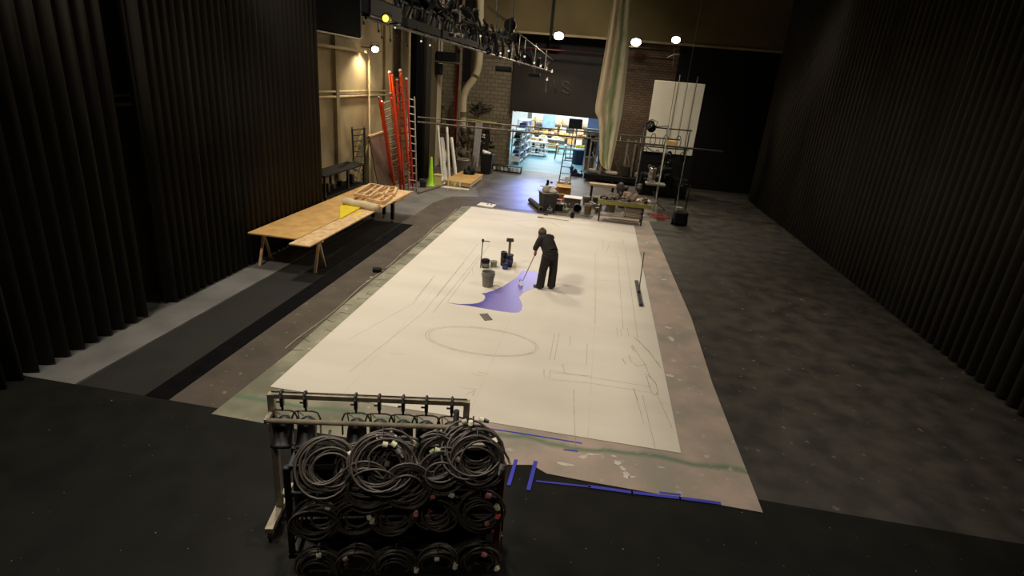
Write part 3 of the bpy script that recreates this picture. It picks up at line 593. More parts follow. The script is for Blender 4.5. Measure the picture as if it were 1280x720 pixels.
mb = MB(); mb.tube([(0, 0, .1), (0, 0, AX(464, 68, XL).z)], .03, 8); tag(mb.build('wall_conduit', MATS['beige conduit'], loc=(XL + .16, yv - .1, 0)), 'vertical beige conduit under the left wall lamp', 'conduit')
def flood(name, label, loc, d, size, power, target, spot=2.4, group=None, m=None, col=(1, .84, .6), arm=None):
    t = thing(name, label, 'lamp', loc, 0, group); d = V(d).normalized(); q = d.to_track_quat('Y', 'Z').to_matrix()
    w_, h_ = size
    hb = MB(); hb.box(q @ V((0, -.09, 0)), (w_, .14, h_), M=q, bev=.02); hb.build('housing', M_dgrey, t)
    MB().lathe([(.47, -.02), (.47, .0), (.38, .03), (.2, .045), (0, .05)], M=q @ Matrix.Rotation(-PI / 2, 3, 'X') @ Matrix.Diagonal((w_, h_, 1)), n=20).build('lens', m or M_lens, t)
    if arm is not None: MB().tube([q @ V((0, -.12, 0)), arm], .02, 6).build('arm', M_dgrey, t)
    MB().tube([q @ V((-w_ * .55, -.1, 0)), q @ V((-w_ * .55, -.1, h_ * .5)) + V((0, 0, .08)), q @ V((w_ * .55, -.1, h_ * .5)) + V((0, 0, .08)), q @ V((w_ * .55, -.1, 0))], .012, 6).build('bracket', M_dgrey, t)
    if power:
        l = bpy.data.lights.new('flood_beam', 'SPOT'); l.energy = power; l.color = col; l.spot_size = spot; l.spot_blend = .6; l.shadow_soft_size = .12
        lo = bpy.data.objects.new('flood_beam', l); COL.objects.link(lo); lo.parent = t; lo.location = d * .1
        lo.rotation_euler = (V(target) - V(loc)).to_track_quat('-Z', 'Y').to_euler()
    return t
q = AX(469, 62, XL + .55)
flood('flood_light', 'lit work lamp on left wall above the orange ladders', q, (.5, -.75, -.45), (.26, .22), 260, (XL - .35, q.y - .1, q.z - 3), 2.2, arm=V((-.55, .05, .05)))
q = AY(698.5, 45, 29.9); flood('flood_light', 'lit work lamp above the black door, left of the hanging cloth', q, (0, -1, -.28), (.5, .36), 420, (q.x, q.y - 4, 0), 2.6, arm=V((0, .6, .1)))
q = AY(795, 53, 29.9); flood('flood_light', 'lit work lamp above the brick wall, right of the hanging cloth', q, (0, -1, -.28), (.5, .36), 900, (q.x - .3, q.y - 6, 0), 2.6, arm=V((0, .6, .1)))
q = AY(845, 50, 29.0); flood('flood_light', 'lit work lamp at far right under the grey pipe', q, (-.2, -1, -.1), (.4, .3), 60, (q.x, q.y - 4, 0), 2.6, arm=V((0, 1.5, .1)))
# grey bars carrying the lamps
mb = MB(); A = AY(784, 58, 30.0); B = AY(850, 63, 30.0); mb.tube([A, B], .03, 8); mb.tube([A, A + V((0, .5, 0))], .02, 6); mb.tube([B, B + V((0, .5, 0))], .02, 6); mb.tube([AY(843, 60, 29.2), B], .02, 6); mb.tube([AY(843, 60, 29.2), AY(841, 82, 29.2)], .02, 6); mb.tube([AY(834, 72, 29.2), AY(843, 68, 29.2), AY(850, 68, 29.2)], .02, 6); tag(mb.build('lamp_bar', M_dsteel), 'grey horizontal bar carrying the right-hand work lamps', 'bar')
zr = AY(690, 62, 30.2)
mb = MB(); mb.tube([AY(590, 54, 30.2), AY(843, 75, 30.2)], .035, 8); tag(mb.build('sprinkler_pipe', M_dred), 'dark red sprinkler pipe running above the black door', 'pipe')
# black roll-down door with chalk letters
t = thing('rolling_door', 'black roll-down door over the shop opening with chalk letters', 'door', ((OL + OR) / 2, YB - .02, OT))
H2 = zr.z - OT - .15
mb = MB(); mb.b2((OL - (OL + OR) / 2 - .02, -.1, 0), ((OR - OL) / 2 + .75, 0, H2)); mb.b2((OL - (OL + OR) / 2 - .02, -.16, -.05), ((OR - OL) / 2 + .75, .02, .06)); 
mb.build('door_curtain', mat('dark brown door paint', (36, 31, 25), .75, var=.2, scale=1.2), t)
def chalk(strokes, nm, al=(98, 92, 80)):
    mb = MB(); 
    for S in strokes: mb.tube([AY(x, y, YB - .14) - V(t.location) for x, y in S], .017, 5)
    mb.build(nm, mat('faint chalk', al, .9, var=.1), t)
chalk([[(682, 115), (683.5, 101), (687.5, 112), (692, 100.5), (695, 115.5)]], 'chalk_letter')
chalk([[(698.6, 114.5), (699.8, 115.5)]], 'chalk_dot')
chalk([[(711, 104), (707.5, 101.5), (704, 103), (703.5, 106.5), (707, 109.5), (711.5, 112), (713, 115), (710, 117.5), (706, 115.5), (703, 113)]], 'chalk_letter')
chalk([[(719, 115.5), (720.2, 116.5)]], 'chalk_dot')

# tall extension ladders
def ladder(label, foot, top, sep, m, rung, wd=.42, double=True, n=None, thick=(.05, .09), name='extension_ladder', cap=None, group=None):
    foot, top = V(foot), V(top); t = thing(name, label, 'ladder', foot, 0, group); ax = top - foot; L = ax.length; u = ax.normalized(); s = V(sep).normalized(); s = (s - u * s.dot(u)).normalized(); nn = u.cross(s).normalized()
    n = n or int(L / .3)
    for k, sg in enumerate((0, 1)):
        mb = MB(); mb.bar(s * wd * sg + u * .03, s * wd * sg + u * L, thick[0], thick[1], up=nn)
        mb.build('rail', m, t)
    rb = MB()
    for k in range(n): rb.bar(u * (.25 + .3 * k), u * (.25 + .3 * k) + s * wd, .035, .028, up=nn)
    rb.build('rungs', rung, t)
    if double:
        off = nn * .11 
        if off.x > 0: off = -off
        off = -off
        for sg in (.08, .92):
            MB().bar(off + s * wd * sg + u * .35, off + s * wd * sg + u * (L - .05), thick[0], thick[1] * .9, up=nn).build('rail', m, t)
        rb = MB()
        for k in range(n - 2): rb.bar(off + s * wd * .08 + u * (.55 + .3 * k), off + s * wd * .92 + u * (.55 + .3 * k), .02, .02, up=nn)
        rb.build('rungs', rung, t)
    if cap:
        cb = MB()
        for sg in (0, 1): cb.box(s * wd * sg + u * (L + .02), (.10, .10, .10), bev=.03)
        cb.build('end_cap', cap, t)
    return t
sp = (.62, .78, 0); M_rung = mat('dull aluminium rung', (112, 104, 92), .6, .1)
ladder('shortest orange extension ladder, front of the leaning group', G(492, 237), AX(474, 123, -7.75), sp, M_orange, M_rung, .44, cap=M_grey, thick=(.06, .10))
ladder('tallest orange extension ladder with white end caps', G(501, 238), AX(487, 91, -7.8), sp, M_orange, M_rung, .44, cap=M_white, thick=(.06, .10))
ladder('middle orange extension ladder with white end cap beside the tallest', G(505.5, 240), AX(496, 100, -7.75), sp, M_dorange, M_rung, .42, cap=M_white, double=False, thick=(.05, .09))
ladder('plain aluminium ladder at right end of the leaning group', G(511, 241.5), AX(508, 118, -7.9), (.55, .9, 0), M_steel, M_alu, .40, double=False, thick=(.03, .07))
# leaning hardboard
A, B = G(474, 243), G(490, 239); T1 = AX(460, 171, -8.35); T2 = AX(479, 165, -8.35)
t = MB(); n_ = (B - A).cross(T1 - A).normalized() * .05
t.add([A, B, T2, T1, A + n_, B + n_, T2 + n_, T1 + n_], [(0, 1, 2, 3), (7, 6, 5, 4), (0, 4, 5, 1), (1, 5, 6, 2), (2, 6, 7, 3), (3, 7, 4, 0)])
tag(t.build('leaning_board', [M_dwood]), 'brown hardboard sheet leaning on left wall beside the ladders', 'board')
mb = MB(); mb.bar(T1 + n_ * .5 + V((0, 0, .02)), T2 + n_ * .5 + V((0, 0, .02)), .09, .05); mb.bar(B + n_ * .5, T2 + n_ * .5, .05, .07); tag(mb.build('wood_batten', M_wood), 'pale wood edging batten around top of the brown hardboard', 'batten')
# dark rack clutter beside the wall, behind the table
A = G(442, 250); yy = 20.2
t = thing('stock_rack', 'black metal stock rack against left wall behind lumber table', 'rack', (-8.3, 17.2, 0))
mb = MB()
for y in (-1.6, 0, 1.3):
    for x in (-.15, .45): mb.b2((x - .03, y - .03, 0), (x + .03, y + .03, 1.55))
mb.build('frame', M_plast, t)
for z in (.25, .85, 1.5): MB().b2((-.2, -1.65, z), (.5, 1.35, z + .04)).build('shelf', M_black, t)
rr = random.Random(11)
for k in range(9):
    q = V((-8.3 + rr.uniform(0, .3), 16.0 + k * .3, .295 + (k % 2) * .6)); mb = MB(); s1 = (rr.uniform(.16, .25), rr.uniform(.14, .22), rr.uniform(.14, .4))
    mb.box((0, 0, s1[2] / 2), s1, bev=.02); mb.tube([(-.05, 0, s1[2]), (0, 0, s1[2] + .06), (.05, 0, s1[2])], .008, 5)
    tag(mb.build('storage_case', [M_dgrey, M_plast, M_velvet2][k % 3], loc=q), 'small dark case on the black stock rack behind the table', 'case', 'cases on the black stock rack')
ladder('short black step frame leaning on left wall near the picture edge', G(444, 240), AX(440, 160, -8.1), (.7, .6, 0), M_plast, M_dgrey, .4, double=False, name='short_ladder')
ladder('narrow yellow ladder standing behind the brown hardboard', (-8.5, 17.9, 0), AX(452, 163, -8.65), (.5, .8, 0), mat('dull yellow rail', (150, 128, 44), .6), M_dgrey, .35, double=False, name='step_ladder')

# green cone, box, rolls
q = G(537, 233); t = thing('safety_cone', 'tall slim lime green cone beside the black curtains', 'cone', (q.x, q.y + .15, 0))
MB().lathe([(.15, .0), (.15, .035), (.125, .04), (.115, .3), (.105, .32), (.045, 1.22), (.035, 1.25), (0, 1.255)]).build('body', M_green, t); MB().box((0, 0, .015), (.36, .36, .03), bev=.01).build('base', M_green, t)
q = G(546, 232); t = thing('utility_box', 'pale yellow box with lid right of the green cone', 'box', (q.x, q.y + .12, 0), .2); MB().box((0, 0, .22), (.34, .26, .44), bev=.015).build('body', M_pcream, t); MB().box((0, 0, .455), (.37, .29, .05), bev=.01).build('lid', M_pcream, t); MB().tube([(-.06, 0, .48), (-.05, 0, .53), (.05, 0, .53), (.06, 0, .48)], .01, 6).build('handle', M_pcream, t)
q = G(527, 235); t = bucket('steel_pail', 'dark grey pail left of the green cone by the curtains', 'pail', (q.x, q.y + .2, 0), .13, .16, .34, M_dgrey)
mb = MB(); mb.tube([G(522, 241, .05), G(556, 231, .05)], .045, 8); tag(mb.build('floor_tube', M_dwood), 'long brown tube lying on floor before the green cone', 'tube')
rolls = [((553, 226), (547, 157), .05, .9, 'thin white roll leaning at left of the upright rolls'), ((556, 225), (552, 172), .15, .9, 'thick crumpled white roll among the upright rolls'), ((562, 226), (558.5, 159), .06, 1, 'tallest straight white roll in the middle of the rolls'), ((570, 222), (564, 172), .085, 1, 'medium white roll right of the tallest roll')]
for k, (b_, t_, r, s, lb) in enumerate(rolls):
    A = G(*b_); B = AY(t_[0], t_[1], A.y + .5); t = thing('fabric_roll', lb, 'roll', A, 0, 'white rolls standing by the left wall')
    B = B - A; pts = [V((0, 0, 0)).lerp(B, i / 8) for i in range(9)]; pts[0].z = 0
    rs = [r * (1 + (.25 * math.sin(i * 1.7) if k == 1 else 0)) * (1 if i < 8 or k != 1 else .5) for i in range(9)]
    MB().tube(pts, rs, 12).build('sheet', M_white, t); u = B.normalized(); MB().tube([B - u * .02, B + u * .03], r * .45, 8).build('core', M_card, t)
# bags / cloth bundle and white bin
q = G(576, 217); t = thing('waste_bin', 'white bin with folded lid between rolls and plywood platform', 'bin', (q.x, q.y + .3, 0), .1)
MB().lathe([(.2, 0), (.22, .02), (.29, .62), (.32, .63), (.32, .68), (.27, .68), (.2, .05), (0, .05)], sx=1, sy=.8).build('body', mat('dusty white plastic', (176, 170, 158), .6), t); MB().box((0, .05, .70), (.5, .3, .05), bev=.02).build('lid', M_grey, t)
def bundle(name, label, cat, loc, size, m, seed, n=26, vox=.03, group=None):
    rr = random.Random(seed); mb = MB()
    for k in range(n):
        mb.sphere((rr.uniform(-.5, .5) * size[0], rr.uniform(-.5, .5) * size[1], (.06 + .88 * rr.random() ** 1.2) * size[2]), rr.uniform(.12, .25) * min(size[0], size[1] * 1.2), 8, sc=(1, 1, rr.uniform(.7, 1.6)))
    mb.box((0, 0, size[2] * .2), (size[0] * .8, size[1] * .8, size[2] * .4))
    zmin = min(v[2] for v in mb.v); mb.v = [(x, y, max(z, 0.0)) for x, y, z in mb.v]
    o = mb.build(name, m, loc=loc); remesh(o, vox, 3, (.12, .05)); return tag(o, label, cat, group)
M_rag = mat('drab cloth', (112, 100, 82), .95, var=.3, scale=6, rgb2=(66, 58, 46))
q = G(577, 214); bundle('cloth_bundle', 'tall bundle of drab grey-brown cloth hanging behind white bin', 'bundle', (q.x - .15, 29.6, .02), (.75, .5, 2.2), M_rag, 4, 50)
q = G(566, 200); 
# hanging cloth on wall hooks
for k, (px, py, h) in enumerate(((556, 140, 1.2), (563, 142, 1.5))):
    q = AX(px, py, XL + .3); q.x = XL + .10
    o = bundle('hanging_rag', ('left', 'right')[k] + ' drab cloth hung on the block wall above the rolls', 'cloth', (q.x, q.y, q.z - h * .5), (.3, .4, h), M_rag, 20 + k, 14)
# timber sticks leaning in corner
for k in range(7):
    A = V((-7.2 + k * .13, 30.2 - .05 * (k % 2), 0)); B = V((-7.5 + k * .17, 30.85, 1.9 + .35 * ((k * 7) % 4)))
    mb = MB(); mb.bar((0, 0, .03), B - A, .05, .035); tag(mb.build('timber_stick', [M_dwood, mat('dull olive wood', (120, 106, 62), .8), M_rag][k % 3], loc=A), 'rough timber stick leaning in the corner under the white drainpipe', 'stick', 'timber sticks in the corner')
# white drainpipe, red riser
Yp = 30.25
pts = [AY(*p, Yp) for p in ((601, -30), (600, 30), (599.5, 62), (599, 78), (596.5, 90), (590.5, 101), (583.5, 110), (579.5, 119), (578.5, 132), (578, 160), (578, 190), (578.5, 214))]
Pp = []
for i in range(len(pts) - 1):
    for s in range(4): Pp.append(pts[i].lerp(pts[i + 1], s / 4))
Pp.append(pts[-1]); 
for _ in range(3): Pp = [Pp[0]] + [(Pp[i - 1] + Pp[i] * 2 + Pp[i + 1]) / 4 for i in range(1, len(Pp) - 1)] + [Pp[-1]]
t = thing('drainpipe', 'fat pale drainpipe with S-bend in the back left corner', 'pipe', (0, 0, 0)); M_pipe = mat('pale pipe', (196, 184, 150), .6, var=.06)
t.location = (Pp[-1].x, Pp[-1].y, 0); off = V(t.location); Pp[-1].z = 0.0
MB().tube([p - off for p in Pp], .19, 16).build('pipe', M_pipe, t)
for i in (17, 33): MB().tube([Pp[i] - off, Pp[i + 1] - off], .215, 16).build('collar', M_pipe, t)
t = thing('riser_pipe', 'bright red standpipe running up the block wall', 'pipe', (0, 0, 0)); A = AY(572.5, 78, 29.6); B = AY(570.5, 152, 29.6); t.location = (A.x, A.y, 0)
MB().tube([(0, 0, 0), (0, 0, 11)], .09, 12).build('pipe', M_red, t); MB().lathe([(.12, 1.0), (.12, 1.15)], n=12).build('coupling', M_red, t)
A = AY(577, 60, 29.4); mb = MB(); mb.b2((-.05, -.05, 0), (.05, .05, 10.9)); tag(mb.build('steel_upright', mat('grey steel upright', (130, 122, 104), .6), loc=(A.x, A.y, 0)), 'slim grey steel upright between red standpipe and pale drainpipe', 'post')
A = AY(582, 60, 29.8); mb = MB(); mb.b2((-.16, -.1, 4.3), (.16, .1, 10.9)); tag(mb.build('cable_duct', M_black, loc=(A.x + .0, 30.38, 0)), 'black vertical cable duct behind the pale drainpipe', 'duct')
# black heater box high left
q = AY(560, 71, 28.6); t = thing('unit_heater', 'black hanging unit heater box high before the block wall', 'heater', q)
MB().box((0, 0, 0), (1.05, .6, .42), bev=.03).build('case', M_black, t); MB().box((0, -.02, -.26), (1.25, .62, .09), bev=.02).build('base_frame', mat('dull grey frame', (88, 82, 68), .6), t); MB().box((-.48, -.05, -.6), (.42, .4, .5), bev=.03).build('junction_box', M_black, t)
MB().tube([(-.4, 0, .2), (-.4, 0, 11 - q.z)], .02, 6).build('hanger', M_black, t); MB().tube([(.4, 0, .2), (.4, 0, 11 - q.z)], .02, 6).build('hanger', M_black, t)
# conduits on block wall
mb = MB(); zz = AX(558, 116, XL + .2).z; mb.tube([(0, yq1 + .05, 0), (0, YB - .1, 0)], .03, 6); tag(mb.build('wall_conduit', M_dgrey, loc=(XL + .15, 0, zz)), 'dark conduit crossing the pale block wall by the red standpipe', 'conduit')
# plywood platform
t0 = [G(555, 225, .27), G(588, 229.5, .27), G(604, 218, .27), G(577, 214, .27)]
c = sum(t0, V()) / 4; t = thing('plywood_platform', 'low plywood-topped platform near the left wall', 'platform', (c.x, c.y, 0))
poly = [(p.x - c.x, p.y - c.y) for p in t0]
MB().prism(poly, .23, .27).build('top', M_ply, t); MB().prism([(x * .94, y * .94) for x, y in poly], .08, .23).build('apron', M_cream, t)
for x, y in poly: MB().b2((x * .86 - .05, y * .86 - .05, 0), (x * .86 + .05, y * .86 + .05, .09)).build('leg', M_wood, t)
q = G(587, 217.5, .27); bundle('cloth_bundle', 'dark crumpled cloth lying on top of the plywood platform', 'cloth', (q.x, q.y, .27), (.6, .5, .22), M_black, 8, 14)
sheet('white_board', 'white board lying on floor under front of the platform', 'board', [(548, 234), (585, 238), (592, 231), (556, 228)], M_white, .006, th=.02)
A = G(560, 237); t = thing('wire_rack', 'small beige wire rack standing before the plywood platform', 'rack', (A.x, A.y - .02, 0), .06)
mb = MB(); W_, H_ = .52, .42
for x in (0, W_): mb.tube([(x, 0, 0), (x, 0, H_)], .014, 6)
for z in (.04, H_): mb.tube([(0, 0, z), (W_, 0, z)], .014, 6)
mb.build('frame', M_pcream, t); mb = MB()
for k in range(1, 5): mb.tube([(k * W_ / 5, 0, .04), (W_ - k * W_ / 5 + .05, 0, H_)], .009, 5)
mb.tube([(0, 0, H_ / 2), (W_, 0, H_ / 2)], .009, 5); mb.build('wires', M_pcream, t)
# tall white panel, trash bin, box on brick
A = G(592, 218); mb = MB(); mb.box((0, 0, 1.25), (.36, .08, 2.35), M=Matrix.Rotation(-.06, 3, 'X') @ Matrix.Rotation(.03, 3, 'Y'), bev=.01)
mb.v = [(x, y, z) for x, y, z in mb.v]; A = AY(594, 214, 30.3)
zb = min(v[2] for v in mb.v); mb.v = [(x, y, z - zb) for x, y, z in mb.v]
t = tag(mb.build('foam_board', mat('lavender white board', (196, 190, 188), .7), loc=(A.x, 30.35, 0)), 'tall narrow white board upright behind the trash bin', 'board')
q = G(606, 218); t = thing('trash_bin', 'black wheeled trash bin against the block wall', 'bin', (q.x, q.y + .3, 0), .05)
MB().add([(x * k, y * k, z) for z, k in ((.06, .82), (.95, 1)) for x, y in ((-.3, -.3), (.3, -.3), (.3, .3), (-.3, .3))], [(3, 2, 1, 0), (4, 5, 6, 7), (0, 1, 5, 4), (1, 2, 6, 5), (2, 3, 7, 6), (3, 0, 4, 7)]).build('body', M_plast, t)
MB().box((0, 0, .98), (.68, .66, .06), bev=.02).build('lid', M_plast, t)
for x in (-.26, .26): MB().tube([(x - .03, .28, .09), (x + .03, .28, .09)], .09, 12).build('wheel', M_rubber, t)
bundle('waste_paper', 'crumpled white waste on lid of the black trash bin', 'waste', (q.x - .02, q.y + .3, 1.01), (.4, .35, .16), M_white, 9, 10)
q = AY(615, 173, YB - .05); t = thing('switch_box', 'small grey switch box on block wall beside the opening', 'switch box', q); MB().box((0, 0, 0), (.2, .1, .34), bev=.01).build('case', M_grey, t); MB().box((.05, -.06, .02), (.03, .04, .1)).build('lever', M_dgrey, t)
q = AY(615, 183, YB - .04); tag(MB().box((0, 0, 0), (.32, .06, .05)).build('brick_hook', M_black, loc=q), 'thin black bar fixed on block wall under the switch box', 'bar')
# tool board clutter on block wall
t = thing('wall_bracket', 'dark tangled cable bracket on block wall above yellow pole', 'bracket', AY(600, 136, YB - .12)); o0 = V(t.location); rr = random.Random(14); mb = MB()
for k in range(7):
    a_ = AY(588 + rr.uniform(0, 4), 128 + rr.uniform(0, 10), YB - .15) - o0; b_ = AY(612 + rr.uniform(-6, 8), 128 + rr.uniform(0, 10), YB - .15) - o0; m_ = (a_ + b_) / 2 + V((0, -.03, rr.uniform(-.3, .1))); mb.tube([a_, (a_ + m_) / 2 + V((0, 0, -.03)), m_, b_], .02, 5)
mb.build('cables', M_black, t); MB().b2((-.08, -.1, -.2), (.08, .08, .35)).build('plate', M_dgrey, t)
mb = MB(); q0 = AY(583, 149, YB - .3); mb.tube([V((0, 0, 0)), AY(621, 153.5, YB - .3) - q0], .03, 8); tag(mb.build('yellow_pole', mat('dull yellow paint', (176, 164, 50), .6), loc=q0), 'yellow pole fixed across the block wall', 'pole')
for k, (a_, b_) in enumerate((((548, 149), (628, 157)), ((556, 153), (616, 160)))):
    q0 = AY(*a_, YB - .45); mb = MB(); mb.tube([V((0, 0, 0)), AY(*b_, YB - .45) - q0], .028, 8); tag(mb.build('red_pipe', M_dred, loc=q0), ('upper', 'lower')[k] + ' dull red pipe crossing below the yellow pole', 'pipe', 'dull red pipes by the block wall')
# wall shelf of small red tools
t = thing('tool_rack', 'dark wall rack crowded with red and white tools by drainpipe', 'rack', AY(604, 172, YB - .2)); o0 = V(t.location)
MB().b2((-.32, -.02, -.65), (.32, .1, .5)).build('board', M_velvet2, t); rr = random.Random(33)
for k in range(14):
    mb = MB(); mb.box((rr.uniform(-.25, .25), -.08, rr.uniform(-.6, .4)), (rr.uniform(.06, .2), .08, rr.uniform(.04, .12)), M=Matrix.Rotation(rr.uniform(-.6, .6), 3, 'Y'), bev=.01); mb.build('tool', [M_white, M_dred, M_dgrey, M_dwood][k % 4], t)
# low cart of small cans at foot of brick
q0 = G(616, 214); t = thing('low_shelf', 'low black shelf of cans at foot of the block wall', 'shelf', (q0.x, q0.y + .3, 0)); MB().b2((-.1, -.2, .02), (1.5, .2, .06)).build('deck', M_plast, t); MB().b2((-.1, -.2, .30), (1.5, .2, .33)).build('deck', M_plast, t)
for x in (-.08, 1.46): MB().b2((x, -.18, 0), (x + .04, .18, .33)).build('leg', M_plast, t)
for k in range(7):
    mb = MB(); mb.lathe([(.07, 0), (.075, .01), (.075, .17), (.07, .18), (0, .18)], n=12); tag(mb.build('small_can', [M_white, M_grey, M_white][k % 3], loc=(q0.x + .02 + k * .21, q0.y + .2, .06)), 'small pale can on the low black shelf by the block wall', 'can', 'cans on the low shelf')

# ------------------------------------------------------------------ LUMBER TABLE (left)
ZTB = .82
er = G(474, 262, ZTB).x
yf = G(510, 238, ZTB).y; yl = G(489, 278).y
t = thing('work_table', 'long wooden work table on dark caster legs by left wall', 'table', (er - .9, yl, 0))
MB().b2((-1.0, -.35, ZTB - .05), (.9, yf - yl, ZTB - .01)).build('tabletop', M_wood, t)
MB().b2((-.9, -.2, ZTB - .17), (.8, yf - yl - .15, ZTB - .05)).build('apron', M_wood, t)
for x in (-.0, .66, -.85):
    for y in (0, yf - yl - .9):
        if x == 0 and y > 0: continue
        if y > 0 and x > 0: x = .2
        l = MB(); l.b2((x - .05, y - .05, .12), (x + .05, y + .05, ZTB - .05)); l = l.build('leg', M_plast, t)
        MB().tube([(x - .03, y, .065), (x + .03, y, .065)], .065, 12).build('caster', M_rubber, l)
# boards on table reaching toward the camera
yb0 = G(437, 277.5, ZTB).y
for k, (x0, x1, y0, y1, z, m, lb) in enumerate(((er - .5, er, yb0 - 2.4, yl + 1.2, 0, M_wood, 'long pine board overhanging near edge of the work table'), (er - 1.75, er - .52, yb0 - 2.0, yl + 1.4, 0, M_ply, 'wide plywood board beside the edge board on work table'))):
    mb = MB(); mb.b2((-(x1 - x0) / 2, -(y1 - y0) / 2, 0), ((x1 - x0) / 2, (y1 - y0) / 2, .03)); tag(mb.build('lumber_board', m, loc=((x0 + x1) / 2, (y0 + y1) / 2, ZTB - .01)), lb, 'board')
# second trestle carries the near end
t = thing('saw_trestle', 'wooden trestle holding up near end of the long boards', 'trestle', (er - .9, yb0 - 1.6, 0))
MB().b2((-.8, -.05, ZTB - .12), (.8, .05, ZTB - .01)).build('beam', M_wood, t)
for x in (-.7, .7):
    for s in (-1, 1): MB().bar((x, s * .25, 0.0), (x, 0, ZTB - .1), .06, .04).build('leg', M_wood, t)
q = G(437, 262, ZTB + .05); q2 = G(453, 257, ZTB + .05)
mb = MB(); mb.prism([tuple(G(*p, ZTB + .02)[:2]) for p in ((425, 275), (453, 259.5), (447, 255.5), (425, 259))], ZTB + .02, ZTB + .06); tag(mb.build('yellow_sheet', M_yellow), 'bright yellow plastic sheet lying on the boards', 'sheet')
mb = MB(); mb.prism([tuple(G(*p, ZTB + .02)[:2]) for p in ((441, 269), (449, 265), (454, 266), (444, 271))], ZTB + .02, ZTB + .024); tag(mb.build('yellow_scrap', M_yellow), 'small yellow scrap on the edge board beside yellow sheet', 'scrap')
A = G(430, 252, ZTB + .12); B = G(474, 260, ZTB + .12); t = thing('muslin_roll', 'cream muslin roll lying across the work table', 'roll', A)
d_ = B - A; mb = MB(); mb.tube([d_ * (i / 7) + V((0, 0, .02 * math.sin(i * 2))) for i in range(8)], [.10, .12, .115, .12, .11, .12, .11, .08], 12); mb.build('cloth', M_cream, t); MB().tube([d_ * .97, d_ * 1.04], .05, 10).build('core', M_card, t)
def wframe(label, quad, z, h=.09):
    P = [G(a, b, z + h) for a, b in quad]; c = sum(P, V()) / 4; t = thing('wooden_frame', label, 'frame', (c.x, c.y, z), 0, 'wooden frames on the work table'); P = [V((p.x - c.x, p.y - c.y, 0)) for p in P]
    for i in range(4):
        MB().bar(P[i] + V((0, 0, h / 2)), P[(i + 1) % 4] + V((0, 0, h / 2)), .075, h).build('rail', M_wood, t)
    m1 = (P[0] + P[1]) / 2; m2 = (P[2] + P[3]) / 2; MB().bar(m1 + V((0, 0, h * .4)), m2 + V((0, 0, h * .4)), .06, h * .7).build('brace', M_wood, t)
    MB().bar(P[0] * .9 + V((0, 0, h * .3)), P[2] * .9 + V((0, 0, h * .3)), .05, h * .5).build('brace', M_wood, t)
zt = ZTB + .0
wframe('lower far-left wooden frame under the stack on work table', [(445, 244), (463, 246), (481, 234), (465, 231)], zt)
wframe('upper far-left open wooden frame on top of the stack', [(443, 242), (461, 244.5), (479, 232), (463, 229)], zt + .11)
wframe('near-right open wooden frame at the table edge', [(460, 248), (479, 251.5), (489, 244), (473, 241)], zt + .02, .11)
wframe('far-right open wooden frame beside the orange ladders', [(471, 240), (492, 242), (496, 233.5), (478, 232)], zt + .02, .11)
mb = MB(); A = G(497, 247, .6); mb.tube([G(492, 247, ZTB - .1), G(497, 250, ZTB - .16), G(503, 250, ZTB - .16), G(503.5, 248, ZTB - .1), G(497, 246, ZTB - .05)], .01, 5); tag(mb.build('cord_loop', M_black), 'thin black cord loop hanging off the work table edge', 'cord')

# ------------------------------------------------------------------ OVERHEAD cable boom (runs away from the camera)
BX, BZ = -2.6, AX(560, 52, -2.6).z
def bY(px): # y on the boom for a photo column
    return AX(px, 109 - .302 * (757 - px), BX).y
t = thing('lighting_boom', 'long overhead black lighting pipe bristling with cables and lamps', 'lighting batten', (BX, 12, BZ))
yn, yfar = bY(457), 29.0
MB().tube([(0, yn - 12, 0), (0, yfar - 12, 0)], .018, 8).build('pipe', M_dsteel, t)
MB().tube([(0, yn - 12, .30), (0, 14.5 - 12, .30)], .016, 8).build('pipe', M_plast, t)
rw = MB(); rw.b2((-.05, yn + 1.2 - 12, .03), (.05, 13.0 - 12, .13)); rw.build('raceway', M_black, t)
rr = random.Random(21)
mb = MB()
for k in range(46):     # bundled cables between the two pipes
    y = 7.0 + k * .155; mb.tube([(rr.uniform(-.05, .05), y - 12, .02), (rr.uniform(-.07, .07), y + rr.uniform(-.06, .1) - 12, .16), (rr.uniform(-.05, .05), y - 12 + .05, .31)], .022, 5)
for k in range(5): mb.tube([(rr.uniform(-.06, .06), 6.9 - 12 + i * .74, .33 + rr.uniform(0, .14)) for i in range(13)], .018, 5)
mb.build('cable_bundle', M_black, t)
for k, px in enumerate((453, 472, 476, 487, 495, 500, 508)):     # pigtails with plugs
    y = bY(px) - 12; l = (.04, .08, .14, .15, .1, .13, .17)[k]; mb = MB(); mb.tube([(0, y, 0), (.005, y + .01, -l)], .004, 5); o = mb.build('pigtail', M_black, t)
    MB().tube([(.005, y + .01, -l), (.008, y + .02, -l - .03)], .012, 8).build('plug', M_plast, o)
rr = random.Random(8)
for k, px in enumerate((590, 598, 607, 616, 625, 634, 643, 653, 662)):   # cable swags arching above pipe
    y = bY(px) - 12; hh = .62 - .02 * k; mb = MB(); mb.tube([(.02, y - .9 * .5, hh), (.02, y - .1, hh * .82), (.02, y + .18, hh * .5), (.02, y + .25, hh * .2), (.0, y + .24, 0)], .026 + .002 * k, 6); mb.build('cable_swag', M_black, t)
for k, px in enumerate((528, 545, 560, 575, 612, 632, 650, 667, 683)):   # hook clamps
    y = bY(px) - 12; s_ = 1 + k * .1; mb = MB(); mb.tube([(0, y, .05 * s_), (.03 * s_, y, .03 * s_), (.03 * s_, y, -.03 * s_), (0, y, -.05 * s_), (-.03 * s_, y, 0)], .009 * s_, 6); mb.tube([(0, y, .0), (0, y, .34)], .008, 6); mb.build('hook_clamp', M_dsteel, t)
